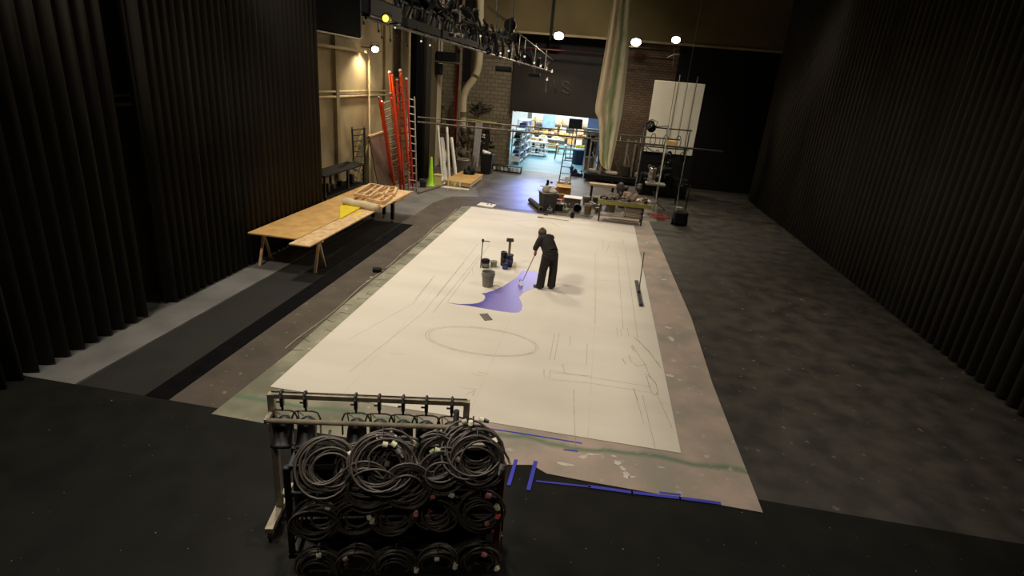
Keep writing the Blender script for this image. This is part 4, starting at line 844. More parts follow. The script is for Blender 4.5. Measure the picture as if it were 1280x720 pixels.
for px, m_ in ((640, M_dsteel), (648, M_dsteel), (655, M_dsteel), (668, M_dsteel), (681, M_dsteel)):
    y = bY(px) - 12; MB().tube([(0, y, 0), (0, y, .75)], .014, 6).build('hanger', m_, t)
MB().tube([(.0, 6.5 - 12, .55), (0, 9 - 12, .50), (0, 12.5 - 12, .42)], .012, 6).build('pipe', M_dsteel, t)
MB().tube([(0, bY(642) - 12, .75), (0, bY(690) - 12, .5)], .016, 6).build('pipe', M_plast, t)
MB().tube([(0, bY(484) - 12, 0), (.14, bY(484) - 12, .02)], .01, 6).build('side_arm', M_plast, t)
def onboom(px, dz): return V((BX, bY(px), BZ + dz))
def stagelamp(label, loc, aim, r, L, lens, group='stage lamps on the overhead batten', name='stage_lamp', m=M_black):
    t = thing(name, label, 'stage lamp', loc, 0, group); d = V(aim).normalized(); q = d.to_track_quat('Z', 'Y').to_matrix()
    MB().lathe([(r * .4, -L * .6), (r * .8, -L * .5), (r, -L * .2), (r, L * .5), (r * 1.12, L * .5), (r * 1.12, L * .56), (r * .95, L * .56), (r * .9, L * .45), (0, L * .45)], M=q, n=16).build('body', m, t)
    MB().lathe([(r * .88, L * .46), (r * .5, L * .5), (0, L * .52)], M=q, n=16).build('lens', lens, t)
    MB().tube([q @ V((-r * 1.2, 0, 0)), V((-r * 1.2, 0, r * 1.2)), V((0, 0, r * 1.7)), V((r * 1.2, 0, r * 1.2)), q @ V((r * 1.2, 0, 0))], r * .09, 6).build('yoke', M_plast, t)
    return t
stagelamp('small lamp with glowing yellow gel near left end of batten', AX(484, 24, BX + .14), (.12, -1, .02), .04, .15, M_lensY, m=M_gelY)
mb = MB(); q = AX(478, 17, BX); 
ys0, ys1 = bY(456), bY(497); t = thing('strip_light', 'dark navy strip light box at near end of the batten', 'strip light', (BX, ys0, BZ + .05)); MB().b2((-.06, 0, -.02), (.06, ys1 - ys0, .17), bev=.02).build('case', mat('navy black case', (18, 19, 30), .6), t); MB().b2((-.05, .02, -.035), (.05, ys1 - ys0 - .02, -.018)).build('lens_strip', M_plast, t)
for k, (px, dz, lb) in enumerate(((493, .06, 'first'), (494, -.06, 'second'))):
    pass
pins = [(494, 14, 'upper pinpoint lamp beside the yellow lamp'), (494.5, 34, 'lower pinpoint lamp beside the yellow lamp'), (601, 44.5, 'bright pinpoint lamp under the cable swags'), (602, 56, 'bright pinpoint lamp below its twin at the cable swags'), (527, 51, 'pinpoint lamp hanging before the black curtain'), (538, 56, 'dimmer pinpoint lamp hanging right of the curtain one'), (626, 66, 'pinpoint lamp left on far half of batten'), (636, 63, 'second pinpoint lamp on far half of batten'), (648, 71, 'third pinpoint lamp on far half of batten'), (656, 70, 'fourth pinpoint lamp on far half of batten'), (668, 78, 'fifth pinpoint lamp on far half of batten'), (676, 82, 'sixth pinpoint lamp on far half of batten'), (683, 86, 'seventh pinpoint lamp on far half of batten'), (690, 89, 'eighth pinpoint lamp, farthest on the batten'), (684, 99, 'pinpoint lamp hanging lowest under far end of batten')]
for px, py, lb in pins:
    q = AX(px, py, BX + .03); s_ = max(.5, q.y / 14)
    stagelamp(lb, q, (0, -1, -.35), .026 * s_, .08 * s_, M_lensS, m=M_plast)
for px, py, w_, lb in ((594, 42, 0, 'pale boxy lamp pair, left one at middle of batten'),): pass
for k, (px, py) in enumerate(((565.5, 43.5), (575, 44))):
    q = AX(px, py, BX + .04); t = thing('junction_box', ('left', 'right')[k] + ' small pale box on middle of the batten', 'box', q, 0, 'pale boxes on the batten'); MB().box((0, 0, 0), (.10, .12, .06), bev=.008).build('case', M_grey, t); MB().tube([(0, 0, .02), (0, 0, .09)], .008, 6).build('clamp', M_dsteel, t)
q = AX(570.5, 20, BX); t = thing('dimmer_box', 'square grey box mounted above middle of the batten', 'box', q); MB().box((0, 0, 0), (.13, .12, .19), bev=.01).build('case', mat('dull grey case', (92, 86, 74), .6), t); MB().tube([(0, 0, -.08), (0, 0, -.32)], .01, 6).build('bracket', M_dsteel, t)
for px, py, w_, lb in ((630, 86, .42, 'left flat black flood hanging under the batten'), (668, 93.5, .42, 'right flat black flood hanging under the batten')):
    q = AX(px, py, BX); t = thing('cyc_flood', lb, 'stage lamp', q, .0, 'flat floods under the batten'); MB().box((0, 0, 0), (w_, .22, .12), bev=.02).build('case', M_black, t); MB().box((0, -.02, -.07), (w_ * .95, .2, .02)).build('lens', M_gelG, t); MB().tube([(0, 0, .05), (0, 0, BZ - q.z + .02)], .012, 6).build('hanger', M_plast, t)
# black lamps massed over the middle and far part of batten
rr = random.Random(40); spots = [(508, .40), (516, .47), (527, .42), (536, .40), (545, .44), (553, .35), (560, .5), (586, .33), (608, .10), (620, .12), (632, .45), (640, .55), (645, .18), (658, .2), (672, .2), (682, .22), (627, .5), (504, .62), (512, .72), (520, .6), (530, .7), (540, .62), (549, .66), (557, .74), (566, .62), (579, .56), (592, .6), (604, .42), (616, .34)]
for k, (px, dz) in enumerate(spots):
    q = onboom(px, dz); s_ = 1 + max(0, (q.y - 10)) * .04
    stagelamp('black stage lamp massed along the overhead batten', q, (rr.uniform(-.6, .6), rr.uniform(-1, 1), -.7), .06 * s_, .2 * s_, M_gelG, 'black lamps massed along the batten')
# steel diagonal above
mb = MB(); A = AY(610, 8, 20); B = AY(637, 30, 20); mb.bar(A, B, .1, .1); tag(mb.build('steel_brace', mat('brown steel', (72, 60, 40), .7)), 'slanting brown steel brace above the batten', 'brace')
t = thing('pulley_block', 'black pulley block at lower end of the slanting brace', 'pulley', AY(640, 32, 20)); MB().tube([(-.06, -.08, 0), (-.06, .08, 0)], .2, 14).build('wheel', M_black, t); MB().box((0, 0, 0), (.14, .26, .5), bev=.03).build('case', M_black, t); MB().tube([(0, 0, .2), (-.1, 0, 4.0)], .02, 6).build('cable', M_black, t)
mb = MB(); mb.tube([V((0, 0, 0)), AY(622, -20, 20) - AY(620, 42, 20)], .02, 6); tag(mb.build('hanging_cable', M_black, loc=AY(620, 42, 20)), 'black hanging cable left of the pulley block', 'cable')

# ------------------------------------------------------------------ CROSS PIPES in front of the opening
yy = 24.0
for k, (a_, b_, lb) in enumerate((((519, 146), (850, 175), 'upper long horizontal pipe hung across the opening'), ((519, 152), (850, 184), 'lower long horizontal pipe hung across the opening'))):
    A = AY(*a_, yy); B = AY(*b_, yy); mb = MB(); mb.tube([V((0, 0, 0)), B - A], .036 if k else .028, 8); tag(mb.build('batten_pipe', M_dsteel, loc=A), lb, 'pipe', 'long pipes hung across the opening')
for k, px in enumerate((556, 584, 612, 628, 645, 660, 673, 688, 697, 711, 738, 775, 800, 824)):
    f_ = (px - 519) / 331; A = AY(px, 152 + 32 * f_, yy); B = AY(px, 146 + 29 * f_, yy); mb = MB(); mb.tube([V((0, 0, -.02)), V((0, 0, B.z - A.z + .02))], .016, 6); tag(mb.build('pipe_spacer', M_dsteel, loc=A), 'short upright spacer joining the two long hung pipes', 'spacer', 'spacers between the hung pipes')
for px in (521, 846):
    A = AY(px, 146 if px < 600 else 175, yy); mb = MB(); mb.tube([V((0, 0, 0)), V((0, 0, 11 - A.z))], .006, 5); tag(mb.build('lift_line', M_black, loc=A), 'thin black lift line holding ' + ('left' if px < 600 else 'right') + ' end of the hung pipes', 'line')

# ------------------------------------------------------------------ HANGING PAINTED CLOTH
def clothmat():
    m = bpy.data.materials.new('painted hanging cloth'); m.use_nodes = True; nt = m.node_tree; b = nt.nodes['Principled BSDF']; b.inputs['Roughness'].default_value = .9
    N = nt.nodes.new; L = nt.links.new; tc = N('ShaderNodeTexCoord'); mp = N('ShaderNodeMapping'); mp.inputs['Scale'].default_value = (3.2, 1, .7); L(tc.outputs['Object'], mp.inputs['Vector'])
    nz = N('ShaderNodeTexNoise'); nz.inputs['Scale'].default_value = 1.6; nz.inputs['Detail'].default_value = 5; L(mp.outputs[0], nz.inputs['Vector'])
    sp = N('ShaderNodeSeparateXYZ'); L(tc.outputs['Object'], sp.inputs[0])
    mr = N('ShaderNodeMath'); mr.operation = 'MULTIPLY_ADD'; L(sp.outputs['X'], mr.inputs[0]); mr.inputs[1].default_value = 1.7; L(nz.outputs['Fac'], mr.inputs[2])
    r = N('ShaderNodeValToRGB'); r.color_ramp.elements[0].position = .35; r.color_ramp.elements[0].color = lin((200, 182, 150)); r.color_ramp.elements[1].position = .95; r.color_ramp.elements[1].color = lin((206, 196, 164))
    for p, c in ((.40, (182, 156, 126)), (.48, (196, 180, 146)), (.6, (138, 148, 108)), (.74, (150, 158, 118))):
        e = r.color_ramp.elements.new(p); e.color = lin(c)
    L(mr.outputs[0], r.inputs['Fac']); L(r.outputs[0], b.inputs['Base Color']); return m
YC = 18.0
rows = [(-25, 772, 791), (0, 767, 787.5), (30, 763, 786.5), (60, 758, 785), (90, 753, 782), (110, 749.5, 780), (130, 746, 777.5), (142, 744.5, 776), (147, 748.5, 775), (152, 750, 774), (172, 750.5, 770.5), (190, 750, 767), (202, 750, 764.5), (208, 752, 763.5), (213, 759, 762.5)]
o0 = AY(762, 110, YC); mb = MB(); nC = 17; V_ = []; F_ = []
for j, (py, x0, x1) in enumerate(rows):
    for i in range(nC):
        f_ = i / (nC - 1); tilt = (f_ - .5) * 4; p = AY((x0 + x1) / 2 + (x1 - x0) * 1.1 * (f_ - .5), py + tilt * .5, YC) - o0
        p.y += .028 * math.sin(f_ * 3.2 * 2 * PI + j * .12) + .09 * (f_ - .5) ** 2 - .05 * f_ ; V_.append(p)
for j in range(len(rows) - 1):
    for i in range(nC - 1): a_ = j * nC + i; F_.append((a_, a_ + 1, a_ + nC + 1, a_ + nC))
mb.add(V_, F_, 0, True); o = mb.build('hanging_cloth', clothmat(), loc=o0); so = o.modifiers.new('s', 'SOLIDIFY'); so.thickness = .015; ss = o.modifiers.new('ss', 'SUBSURF'); ss.levels = 1; ss.render_levels = 1
tag(o, 'long folded green and tan painted cloth hanging from above', 'cloth')
A = AY(779, -25, YC); mb = MB(); mb.tube([V((0, 0, -.3)), V((0, 0, 11 - A.z))], .02, 6); tag(mb.build('hanging_rope', M_cream, loc=A), 'rope holding the painted cloth from above', 'rope')

# ------------------------------------------------------------------ RIGHT BACK: flats, scaffold, clutter
A = AY(806, 180, 28.6); B = AY(819, 100, 28.6)
t = thing('white_flat', 'tall white scenery panels standing behind the right clutter', 'panel', (A.x, 28.6, 0))
for k, (x0, x1) in enumerate(((0, .95), (.98, 1.5), (1.53, 2.3))): MB().b2((x0, .01 * k, 1.9), (x1, .06 + .01 * k, B.z), bev=.01).build('panel', mat('aged white panel', (236, 228, 206), .7, var=.05, scale=1), t)
MB().b2((-.05, .1, 0), (2.4, .5, 1.95)).build('cabinet_base', M_black, t)
for x in (1.1, 1.9): MB().tube([(x, -.05, 1.2), (x, -.05, B.z + .3)], .015, 6).build('pole', M_plast, t)
# large dark structure right of the opening
q0 = AY(727, 228, 29.4); base = G(730, 226); 
t = thing('scenery_cart', 'black scenery wagon loaded with grey frames right of opening', 'cart', (base.x, base.y, 0))
Wc = G(800, 232).x - base.x
MB().b2((-.05, -.1, .12), (Wc + .1, 1.0, .42), bev=.03).build('deck', M_black, t)
for x in (.1, Wc * .5, Wc): MB().tube([(x - .04, .0, .09), (x + .04, .0, .09)], .09, 12).build('caster', M_rubber, t)
M_gf = mat('weathered grey wood', (150, 140, 124), .8, var=.2, scale=3); M_bf = mat('dark weathered wood', (84, 72, 58), .8, var=.2, scale=3)
def frame_on(label, x0, x1, h, y, m, brace=True):
    tt = thing('scenery_flat', label, 'frame', (base.x + x0, base.y + y, .43), 0, 'frames on the scenery wagon'); W = x1 - x0
    for x in (0, W): MB().bar((x, 0, 0), (x + .02, .04, h), .09, .05).build('stile', m, tt)
    for z in (.1, h - .1): MB().bar((0, 0, z), (W, 0, z), .05, .09).build('rail', m, tt)
    if brace: MB().bar((W, -.01, .15), (W * .2, -.01, h * .6), .07, .04).build('brace', m, tt)
frame_on('grey open frame at left end of the scenery wagon', .1, .75, 1.75, .15, M_gf)
frame_on('dark narrow frame behind the left grey frame', .3, 1.1, 2.0, .35, M_bf)
frame_on('grey frame standing behind the hanging cloth', 1.3, 1.7, 1.5, .5, M_bf)
frame_on('grey leaning frame right of the hanging cloth', 1.95, 2.35, 1.85, .2, M_gf)
frame_on('dark tall frame at right end of the wagon', 2.45, 2.95, 1.6, .4, M_bf)
for k, (x, w_, h, m, lb) in enumerate(((.12, .5, .22, M_grey, 'pale sack at left end of scenery wagon'), (.95, .8, .18, M_gf, 'grey box lying on scenery wagon under the cloth'), (1.85, .45, .55, M_velvet2, 'dark sack in the middle of the wagon'), (2.5, .5, .25, M_gf, 'grey tray at right end of the wagon'))):
    o = MB().box((0, 0, h / 2), (w_ * .8, .4, h), bev=.05); tag(o.build('cart_load', m, loc=(base.x + x + w_ / 2, base.y + .2 + .0, .425)), lb, 'load')
# black bag & step by the opening
q = G(720, 221); bundle('duffel_bag', 'black duffel bag on floor right of the step ladder', 'bag', (q.x, q.y + .2, .004), (.62, .4, .42), M_navy, 12, 16)
# dark tall cases behind wagon at right
t = thing('dark_locker', 'tall black locker standing right of the scenery wagon', 'locker', (base.x + Wc + .2, base.y + .3, 0))
MB().b2((0, 0, 0), (.9, .6, 2.5), bev=.02).build('body', M_black, t); MB().b2((.05, -.03, .1), (.43, 0, 2.4)).build('door', M_velvet2, t); MB().b2((.47, -.03, .1), (.85, 0, 2.4)).build('door', M_velvet2, t)
# right: lighting tree with chrome drum
q = G(812, 262); st = thing('lamp_stand', 'tall grey stand with black lamps beside the white panels', 'stand', (q.x + .1, q.y, 0))
zt_ = 3.4
MB().tube([(0.1, 0, 0.05), (0.1, 0, zt_)], .03, 8).build('pole', M_dsteel, st)
for a_ in (.3, 2.4, 4.5): MB().tube([(.1, 0, .35), (.1 + .45 * math.cos(a_), .45 * math.sin(a_), .02)], .02, 6).build('leg', M_dsteel, st)
MB().b2((-.45, -.2, 1.05), (.35, .35, 1.12)).build('tray', M_grey, st)
ds = G(812, 262); dd = thing('steel_drum', 'shiny ribbed steel drum on the tray of the grey stand', 'drum', (q.x - .12, q.y + .1, 1.121))
MB().lathe([(.15, 0), (.16, .02), (.16, .1), (.168, .12), (.16, .14), (.16, .3), (.168, .32), (.16, .34), (.16, .55), (.17, .57), (.15, .6), (0, .6)], n=20).build('body', mat('bright steel', (220, 216, 206), .22, .9, var=.2, scale=10), dd); MB().lathe([(.06, .6), (.07, .66), (0, .67)], n=12).build('spout', M_plast, dd)
rr = random.Random(17)
for k in range(9):
    px = 806 + rr.uniform(0, 34); py = 188 + rr.uniform(0, 40); p = AY(px, py, 26.4 + rr.uniform(0, .8))
    stagelamp('black lamp with chrome fittings hanging among the right clutter', p, (rr.uniform(-1, 1), -.8, rr.uniform(-.6, .4)), .10, .34, M_alu if k % 3 == 0 else M_gelG, 'lamps hanging among the right clutter')
t = thing('pipe_rack', 'black pipe rack holding lamps by the right-hand white panels', 'rack', (AY(825, 200, 26.9).x - .8, 26.95, 0))
for x in (-.1, .9, 1.9): MB().tube([(x, 0, 0), (x, 0, 3.2)], .03, 8).build('post', M_plast, t)
for z in (.6, 1.6, 2.3, 3.15): MB().tube([(-.2, 0, z), (2.0, 0, z)], .028, 8).build('rail', M_plast, t)
for x in (-.1, .9, 1.9): MB().b2((x - .04, -.4, 0), (x + .04, .4, .06)).build('foot', M_plast, t)
for k in range(7):
    x = .05 + k * .28; mb = MB(); n_ = 26; hh = 2.9 if k % 2 else 2.2; mb.tube([(.12 * math.cos(i * .75) * (1 - .0 * i), -.06 + .02 * (i % 3), -.3 - .3 * math.sin(i * .75)) for i in range(n_)], .014, 5)
    tag(mb.build('hung_cable', M_black, loc=(AY(825, 200, 26.9).x - .8 + x, 26.85, hh)), 'coiled black cable hanging on the pipe rack by white panels', 'cable', 'cables on the right pipe rack')
# black cases on floor under pipe rack
for k, (dx, w_, h) in enumerate(((0.0, .7, 1.0), (.8, .6, 1.35), (1.5, .7, .9))):
    t = thing('road_case', ('left', 'middle', 'right')[k] + ' black road case under the pipe rack', 'case', (AY(825, 200, 26.9).x - .7 + dx + w_ / 2, 27.6, 0), 0, 'road cases under the pipe rack'); MB().box((0, 0, h / 2), (w_, .6, h), bev=.02).build('body', M_black, t); MB().box((0, -.31, h * .7), (w_ * .4, .03, .06)).build('latch', M_dsteel, t)
# draped black hanging lamp in front of white panel
q = AY(814, 159, 26.5); t = stagelamp('black shaded lamp on a short arm before the white panel', q, (-.4, -.5, .5), .2, .34, M_gelG, None); mb = MB(); mb.tube([(0, 0, 0), (.75, .0, .12)], .02, 6); mb.build('arm', M_plast, t)
mb = MB(); q = AY(806, 178, 26.5); mb.tube([V((0, 0, 0)), V((.15, 0, -.22)), V((.45, 0, -.36)), V((1.1, 0, -.38))], .03, 8); tag(mb.build('curved_hose', M_grey, loc=q), 'pale curved hose below the black shaded lamp', 'hose')
q = AY(840, 179, 26.0); mb = MB(); mb.box((0, 0, 0), (.35, .3, .22), bev=.02); tag(mb.build('wood_block', M_ply, loc=q), 'yellowish wooden block high at right of the hose', 'block'); 
t = thing('block_shelf', 'black bracket carrying the yellowish wooden block', 'bracket', q - V((0, 0, .14))); MB().b2((-.2, -.18, -.03), (2.2, .18, .025)).build('shelf', M_plast, t); MB().tube([(.6, 0, 0), (.6, 0, -q.z + .14)], .03, 6).build('post', M_plast, t)
# red cable on floor at right
mb = MB(); pts = []
for k in range(56): a_ = k * .45; pts.append((.30 * math.cos(a_) + .10 * math.sin(k * .21), .24 * math.sin(a_) + .12 * math.cos(k * .17), .014 + .0009 * k))
q = G(824, 272); mb.tube(pts, .011, 5); tag(mb.build('red_cable', mat('red cable', (196, 48, 38), .5), loc=(q.x, q.y, .005)), 'tangled red cable lying on the dark floor at right', 'cable')
# black machine cropped at right edge
q = G(841, 282); t = thing('floor_machine', 'black machine with upright handle at right edge near red cable', 'machine', (q.x + .25, q.y + .3, 0)); MB().box((0, 0, .3), (.5, .6, .5), bev=.05).build('body', M_black, t); MB().tube([(-.15, .1, .5), (-.2, .25, 1.5), (.2, .25, 1.5), (.15, .1, .5)], .022, 8).build('handle', M_plast, t); MB().box((-.1, -.1, .62), (.24, .2, .14), bev=.02).build('cover', M_grey, t)
for x in (-.27, .27): MB().tube([(x - .03, 0, .12), (x + .03, 0, .12)], .12, 14).build('wheel', M_rubber, t)

# ------------------------------------------------------------------ RIGHT TABLE (yellow-green edge) and bench
A = G(748, 276.5); B = G(806, 279); zT = .80
tx0 = G(748, 249, zT + .0).x; 
t = thing('paint_table', 'long paint table with yellow-green edge and black legs', 'table', (A.x, A.y, 0))
Wt = B.x - A.x; x1_ = G(812, 252, zT).x - A.x
MB().b2((-.12, -.12, zT - .12), (x1_, -.08, zT), bev=.004).build('apron', mat('yellow green paint', (150, 140, 62), .6, var=.1), t)
MB().b2((-.12, -.1, zT - .02), (x1_, .75, zT + .02)).build('tabletop', mat('stained table top', (132, 122, 104), .7, var=.2, scale=6), t)
for x in (0, x1_ - .25):
    for y in (0, .6): MB().b2((x - .025, y - .025, 0), (x + .025, y + .025, zT - .02)).build('leg', M_plast, t)
MB().b2((.0, .05, .22), (x1_ - .2, .6, .25)).build('lower_shelf', mat('pale shelf board', (176, 164, 146), .7), t)
mb = MB(); mb.b2((0, 0, 0), (x1_ - 1.2, .5, .05)); tag(mb.build('pale_board', M_cream, loc=(A.x + 1.2, A.y + .22, zT + .021)), 'pale board lying on right end of the paint table', 'board')
rr = random.Random(50); cols = [M_dgrey, M_grey, M_cream, M_dwood, M_black, mat('pinkish cloth', (178, 154, 138), .9)]
for k in range(40):
    x = rr.uniform(0, x1_ - .15); y = rr.uniform(0.02, .62); z = zT + .021 + (.051 if x > 1.15 and y > .2 else 0); mb = MB()
    if x > 1.0 and x < 1.35: x = 1.0
    if k % 3 == 0: mb.lathe([(.05, 0), (.052, .11), (.055, .12), (.045, .12), (0, .11)], n=12); nm, lb = 'paint_jar', 'small paint jar among clutter on the yellow-edged table'
    elif k % 3 == 1: mb.box((0, 0, .035), (rr.uniform(.1, .22), rr.uniform(.06, .12), .07), rz=rr.uniform(0, 3), bev=.01); nm, lb = 'tool_box', 'small box among clutter on the yellow-edged table'
    else: mb.tube([(-.12, 0, .02), (.0, .01, .02), (.12, .0, .03)], [.008, .012, .02], 7); nm, lb = 'paint_brush', 'paint brush among clutter on the yellow-edged table'
    tag(mb.build(nm, cols[k % 6], loc=(A.x + x, A.y + y, z), rz=rr.uniform(0, 3)), lb, lb.split(' among')[0].replace('small ', ''), nm.replace('_', ' ') + ' clutter on the paint table')
bundle('rag_pile', 'grey rag heap at left end of the paint table', 'rags', (A.x + .42, A.y + .3, zT + .02), (.42, .3, .18), M_grey, 60, 12)
bundle('rag_pile', 'pinkish crumpled cloth at middle of the paint table', 'rags', (A.x + 1.0, A.y + .35, zT + .02), (.5, .35, .26), MATS['pinkish cloth'], 61, 14)
# bench behind
C_ = G(744, 244); t = thing('wood_bench', 'low bench with pale plank top behind the paint table', 'bench', (G(740, 240).x, 24.4, 0)); P_ = G(737, 231, .55)
wB = AY(770, 233, 24.4).x - AY(737, 228, 24.4).x
zb_ = AY(737, 229, 24.4).z; t.location = (AY(737, 229, 24.4).x, 24.4, 0)
MB().b2((0, 0, zb_ - .09), (wB, .4, zb_ + .0)).build('plank', mat('pale bench wood', (196, 174, 142), .7), t)
for x in (.12, wB - .12): MB().b2((x - .05, .05, 0), (x + .05, .35, zb_ - .09)).build('leg', M_plast, t)
q = G(785, 250); bundle('gravel_sack', 'grey lumpy sack heaped behind the paint table', 'sack', (AY(785, 245, 23.8).x, 23.8, 0), (.9, .6, .95), M_dgrey, 62, 24, .04)
# under / around the table
q = G(763, 266); bucket('paint_bucket', 'large grey bucket with white lid under the paint table', 'bucket', (q.x, q.y + .1, .012), .16, .19, .50, M_grey, lid=M_white)
for o_ in (): pass
bundle('plastic_bag', 'pale translucent plastic bag left of the white-lidded bucket', 'bag', (G(752, 266).x, G(752, 266).y + .2, .004), (.32, .3, .34), mat('cloudy plastic', (150, 150, 156), .4), 63, 14)
q = G(783, 266); mb = MB(); 
for k in range(5): mb.box((.02 * (k % 2), 0, .04 + k * .065), (.62 - .03 * (k % 3), .4, .05), rz=.05 * (k % 3), bev=.01)
tag(mb.build('paper_stack', mat('cream paper', (206, 190, 170), .8), loc=(A.x + 1.2, A.y + .33, .251)), 'stack of cream folded paper on lower shelf of paint table', 'paper')
for k, (px, py, w_) in enumerate(((762, 270, .35), (785, 276.5, 1.2), (770, 274, .5), (800, 270.5, .4))):
    q = G(px, py); mb = MB(); mb.box((0, 0, .012), (w_, .12, .02), rz=-.03, bev=.004); tag(mb.build('paper_strip', M_cream, loc=(q.x, q.y + .05, .012)), 'cream paper strip on the cloth ' + ('left under the table', 'along the front of the table', 'by the white-lidded bucket', 'by the right table legs')[k], 'paper', 'paper strips under the table')

# ------------------------------------------------------------------ PAINT SUPPLY PILE
q = G(683, 265); t = thing('storage_tub', 'big dark grey tub tilted at left end of supply pile', 'tub', (q.x - .02, q.y + .35, 0), .45)
mb = MB(); mb.add([(x * k, y * k, z) for z, k in ((0, .8), (.72, 1), (.72, .93), (.1, .76)) for x, y in ((-.3, -.28), (.3, -.28), (.3, .28), (-.3, .28))], [(3, 2, 1, 0)] + [(a, (a + 1) % 4, 4 + (a + 1) % 4, 4 + a) for a in range(4)] + [(4 + a, 4 + (a + 1) % 4, 8 + (a + 1) % 4, 8 + a) for a in range(4)] + [(8 + a, 8 + (a + 1) % 4, 12 + (a + 1) % 4, 12 + a) for a in range(4)] + [(12, 13, 14, 15)]); mb.build('body', M_dgrey, t)
mb = MB(); mb.box((0, 0, .70), (.66, .62, .04), bev=.01); mb.build('rim', M_grey, t)
q_ = V(t.location)
bundle('paper_heap', 'pale crumpled papers heaped on top of the grey tub', 'paper', (q_.x, q_.y, .72), (.5, .45, .14), mat('greyish paper', (186, 180, 166), .8), 70, 12)
mb = MB(); mb.box((0, 0, .03), (.5, .12, .03), rz=.4); tag(mb.build('wood_lath', M_pcream, loc=(q_.x - .12, q_.y + .2, .86)), 'pale slat lying over papers on the grey tub', 'slat')
A = G(663, 250, .1); B = G(676, 261, .1); t = thing('carpet_roll', 'dark grey rolled tube on floor at left of the tub', 'roll', A); d_ = B - A
MB().tube([V((0, 0, 0)), d_], .10, 14).build('roll', M_dgrey, t); MB().tube([d_ * 1.0, d_ * 1.015], [.10, .085], 14).build('end_ring', M_grey, t); MB().tube([d_ * 1.016, d_ * 1.02], .06, 12).build('hole', M_black, t)
q = G(702, 251); t = thing('cardboard_box', 'open cardboard box at the back of supply pile', 'box', (q.x, q.y + .55, 0), .05)
mb = MB(); w_, d__, h_ = .62, .5, .62
for s_ in (-1, 1): mb.box((s_ * w_ / 2, 0, h_ / 2), (.02, d__, h_)); mb.box((0, s_ * d__ / 2, h_ / 2), (w_, .02, h_))
mb.box((0, 0, .02), (w_, d__, .02)); mb.build('body', M_card, t)
for s_ in (-1, 1): MB().box((0, s_ * (d__ / 2 + .1), h_ - .02), (w_, .22, .012), M=Matrix.Rotation(-s_ * .5, 3, 'X')).build('flap', M_ply, t)
mb = MB(); mb.box((0, 0, .15), (.14, .03, .42), M=Matrix.Rotation(.12, 3, 'Y'), bev=.005); mb.box((-.03, .03, .1), (.12, .02, .44), M=Matrix.Rotation(-.1, 3, 'Y')); tag(mb.build('paper_pack', M_white, loc=(q.x + .1, q.y + .55, .60)), 'white paper pack sticking up out of the cardboard box', 'paper')
q = G(694, 252); t = thing('cardboard_box', 'small open brown carton in front of the cardboard box', 'box', (q.x + .05, q.y + .1, 0), .2); MB().box((0, 0, .16), (.4, .3, .32), bev=.008).build('body', mat('brown carton', (150, 106, 62), .85), t); MB().box((-.02, -.155, .2), (.14, .012, .1)).build('hole', M_black, t)
for s_ in (-1, 1): MB().box((s_ * .25, 0, .32), (.14, .3, .012), M=Matrix.Rotation(s_ * .3, 3, 'Y')).build('flap', M_card, t)
bundle('dark_coat', 'dark coat slumped behind left of the cardboard box', 'coat', (G(690, 240).x, G(690, 248).y + .5, .0), (.45, .45, .75), M_black, 71, 18)
mb = MB(); q = G(691, 262); t = thing('broom_stick', 'short dark stick standing in front of the grey tub', 'stick', (q.x, q.y, 0)); MB().tube([(0, 0, 0), (.01, 0, .78)], .022, 8).build('shaft', M_black, t); MB().box((.01, 0, .79), (.06, .06, .05), bev=.01).build('grip', M_plast, t)
q = G(697, 264); t = thing('storage_tub', 'low dark green tub before the small brown carton', 'tub', (q.x, q.y + .22, 0), -.1)
MB().lathe([(.2, 0), (.22, .02), (.26, .24), (.28, .25), (.28, .28), (.24, .28), (.2, .06), (0, .06)], sx=1.1, sy=.75).build('body', mat('dark green grey plastic', (62, 66, 56), .5), t); MB().lathe([(.285, .26), (.285, .285), (.26, .285), (.26, .26), (.285, .26)], sx=1.1, sy=.75, caps=False).build('rim', mat('pale green rim', (140, 146, 128), .5), t)
q_ = V(t.location); bundle('plastic_bag', 'white and red plastic bag on top of the low green tub', 'bag', (q_.x - .02, q_.y, .24), (.4, .26, .16), M_white, 72, 12)
mb = MB(); mb.box((0, 0, .03), (.46, .07, .04), rz=.4, bev=.01); mb.box((.06, .02, .04), (.22, .18, .04), bev=.01); tag(mb.build('red_wrapper', mat('bright red', (206, 40, 34), .5), loc=(q_.x - .05, q_.y - .02, .37)), 'bright red wrapper lying on the white plastic bag', 'wrapper')
q = G(686, 266); bundle('plastic_bag', 'small cloudy plastic bag on floor before the tubs', 'bag', (q.x + .02, q.y + .05, .004), (.2, .16, .3), mat('cloudy grey plastic', (128, 132, 130), .35), 73, 9, .02)
q = G(682, 269.5); mb = MB(); mb.box((0, 0, .02), (.16, .08, .035), bev=.012); tag(mb.build('rubber_pad', M_black, loc=(q.x, q.y, .004)), 'small flat black pad at the canvas far edge', 'pad')
q = G(714, 262); t = thing('white_board_box', 'box covered by a flat white board in supply pile', 'box', (q.x, q.y + .55, 0), -.03); MB().box((0, 0, .19), (.62, .5, .38), bev=.01).build('body', mat('dim brown carton', (96, 84, 66), .8), t); MB().box((0, 0, .395), (.74, .56, .03), bev=.008).build('lid', M_white, t)
q = G(707, 266); bundle('plastic_bag', 'crumpled grey bag between low tub and black bucket', 'bag', (q.x - .02, q.y + .1, .004), (.26, .22, .34), M_grey, 74, 12, .02)
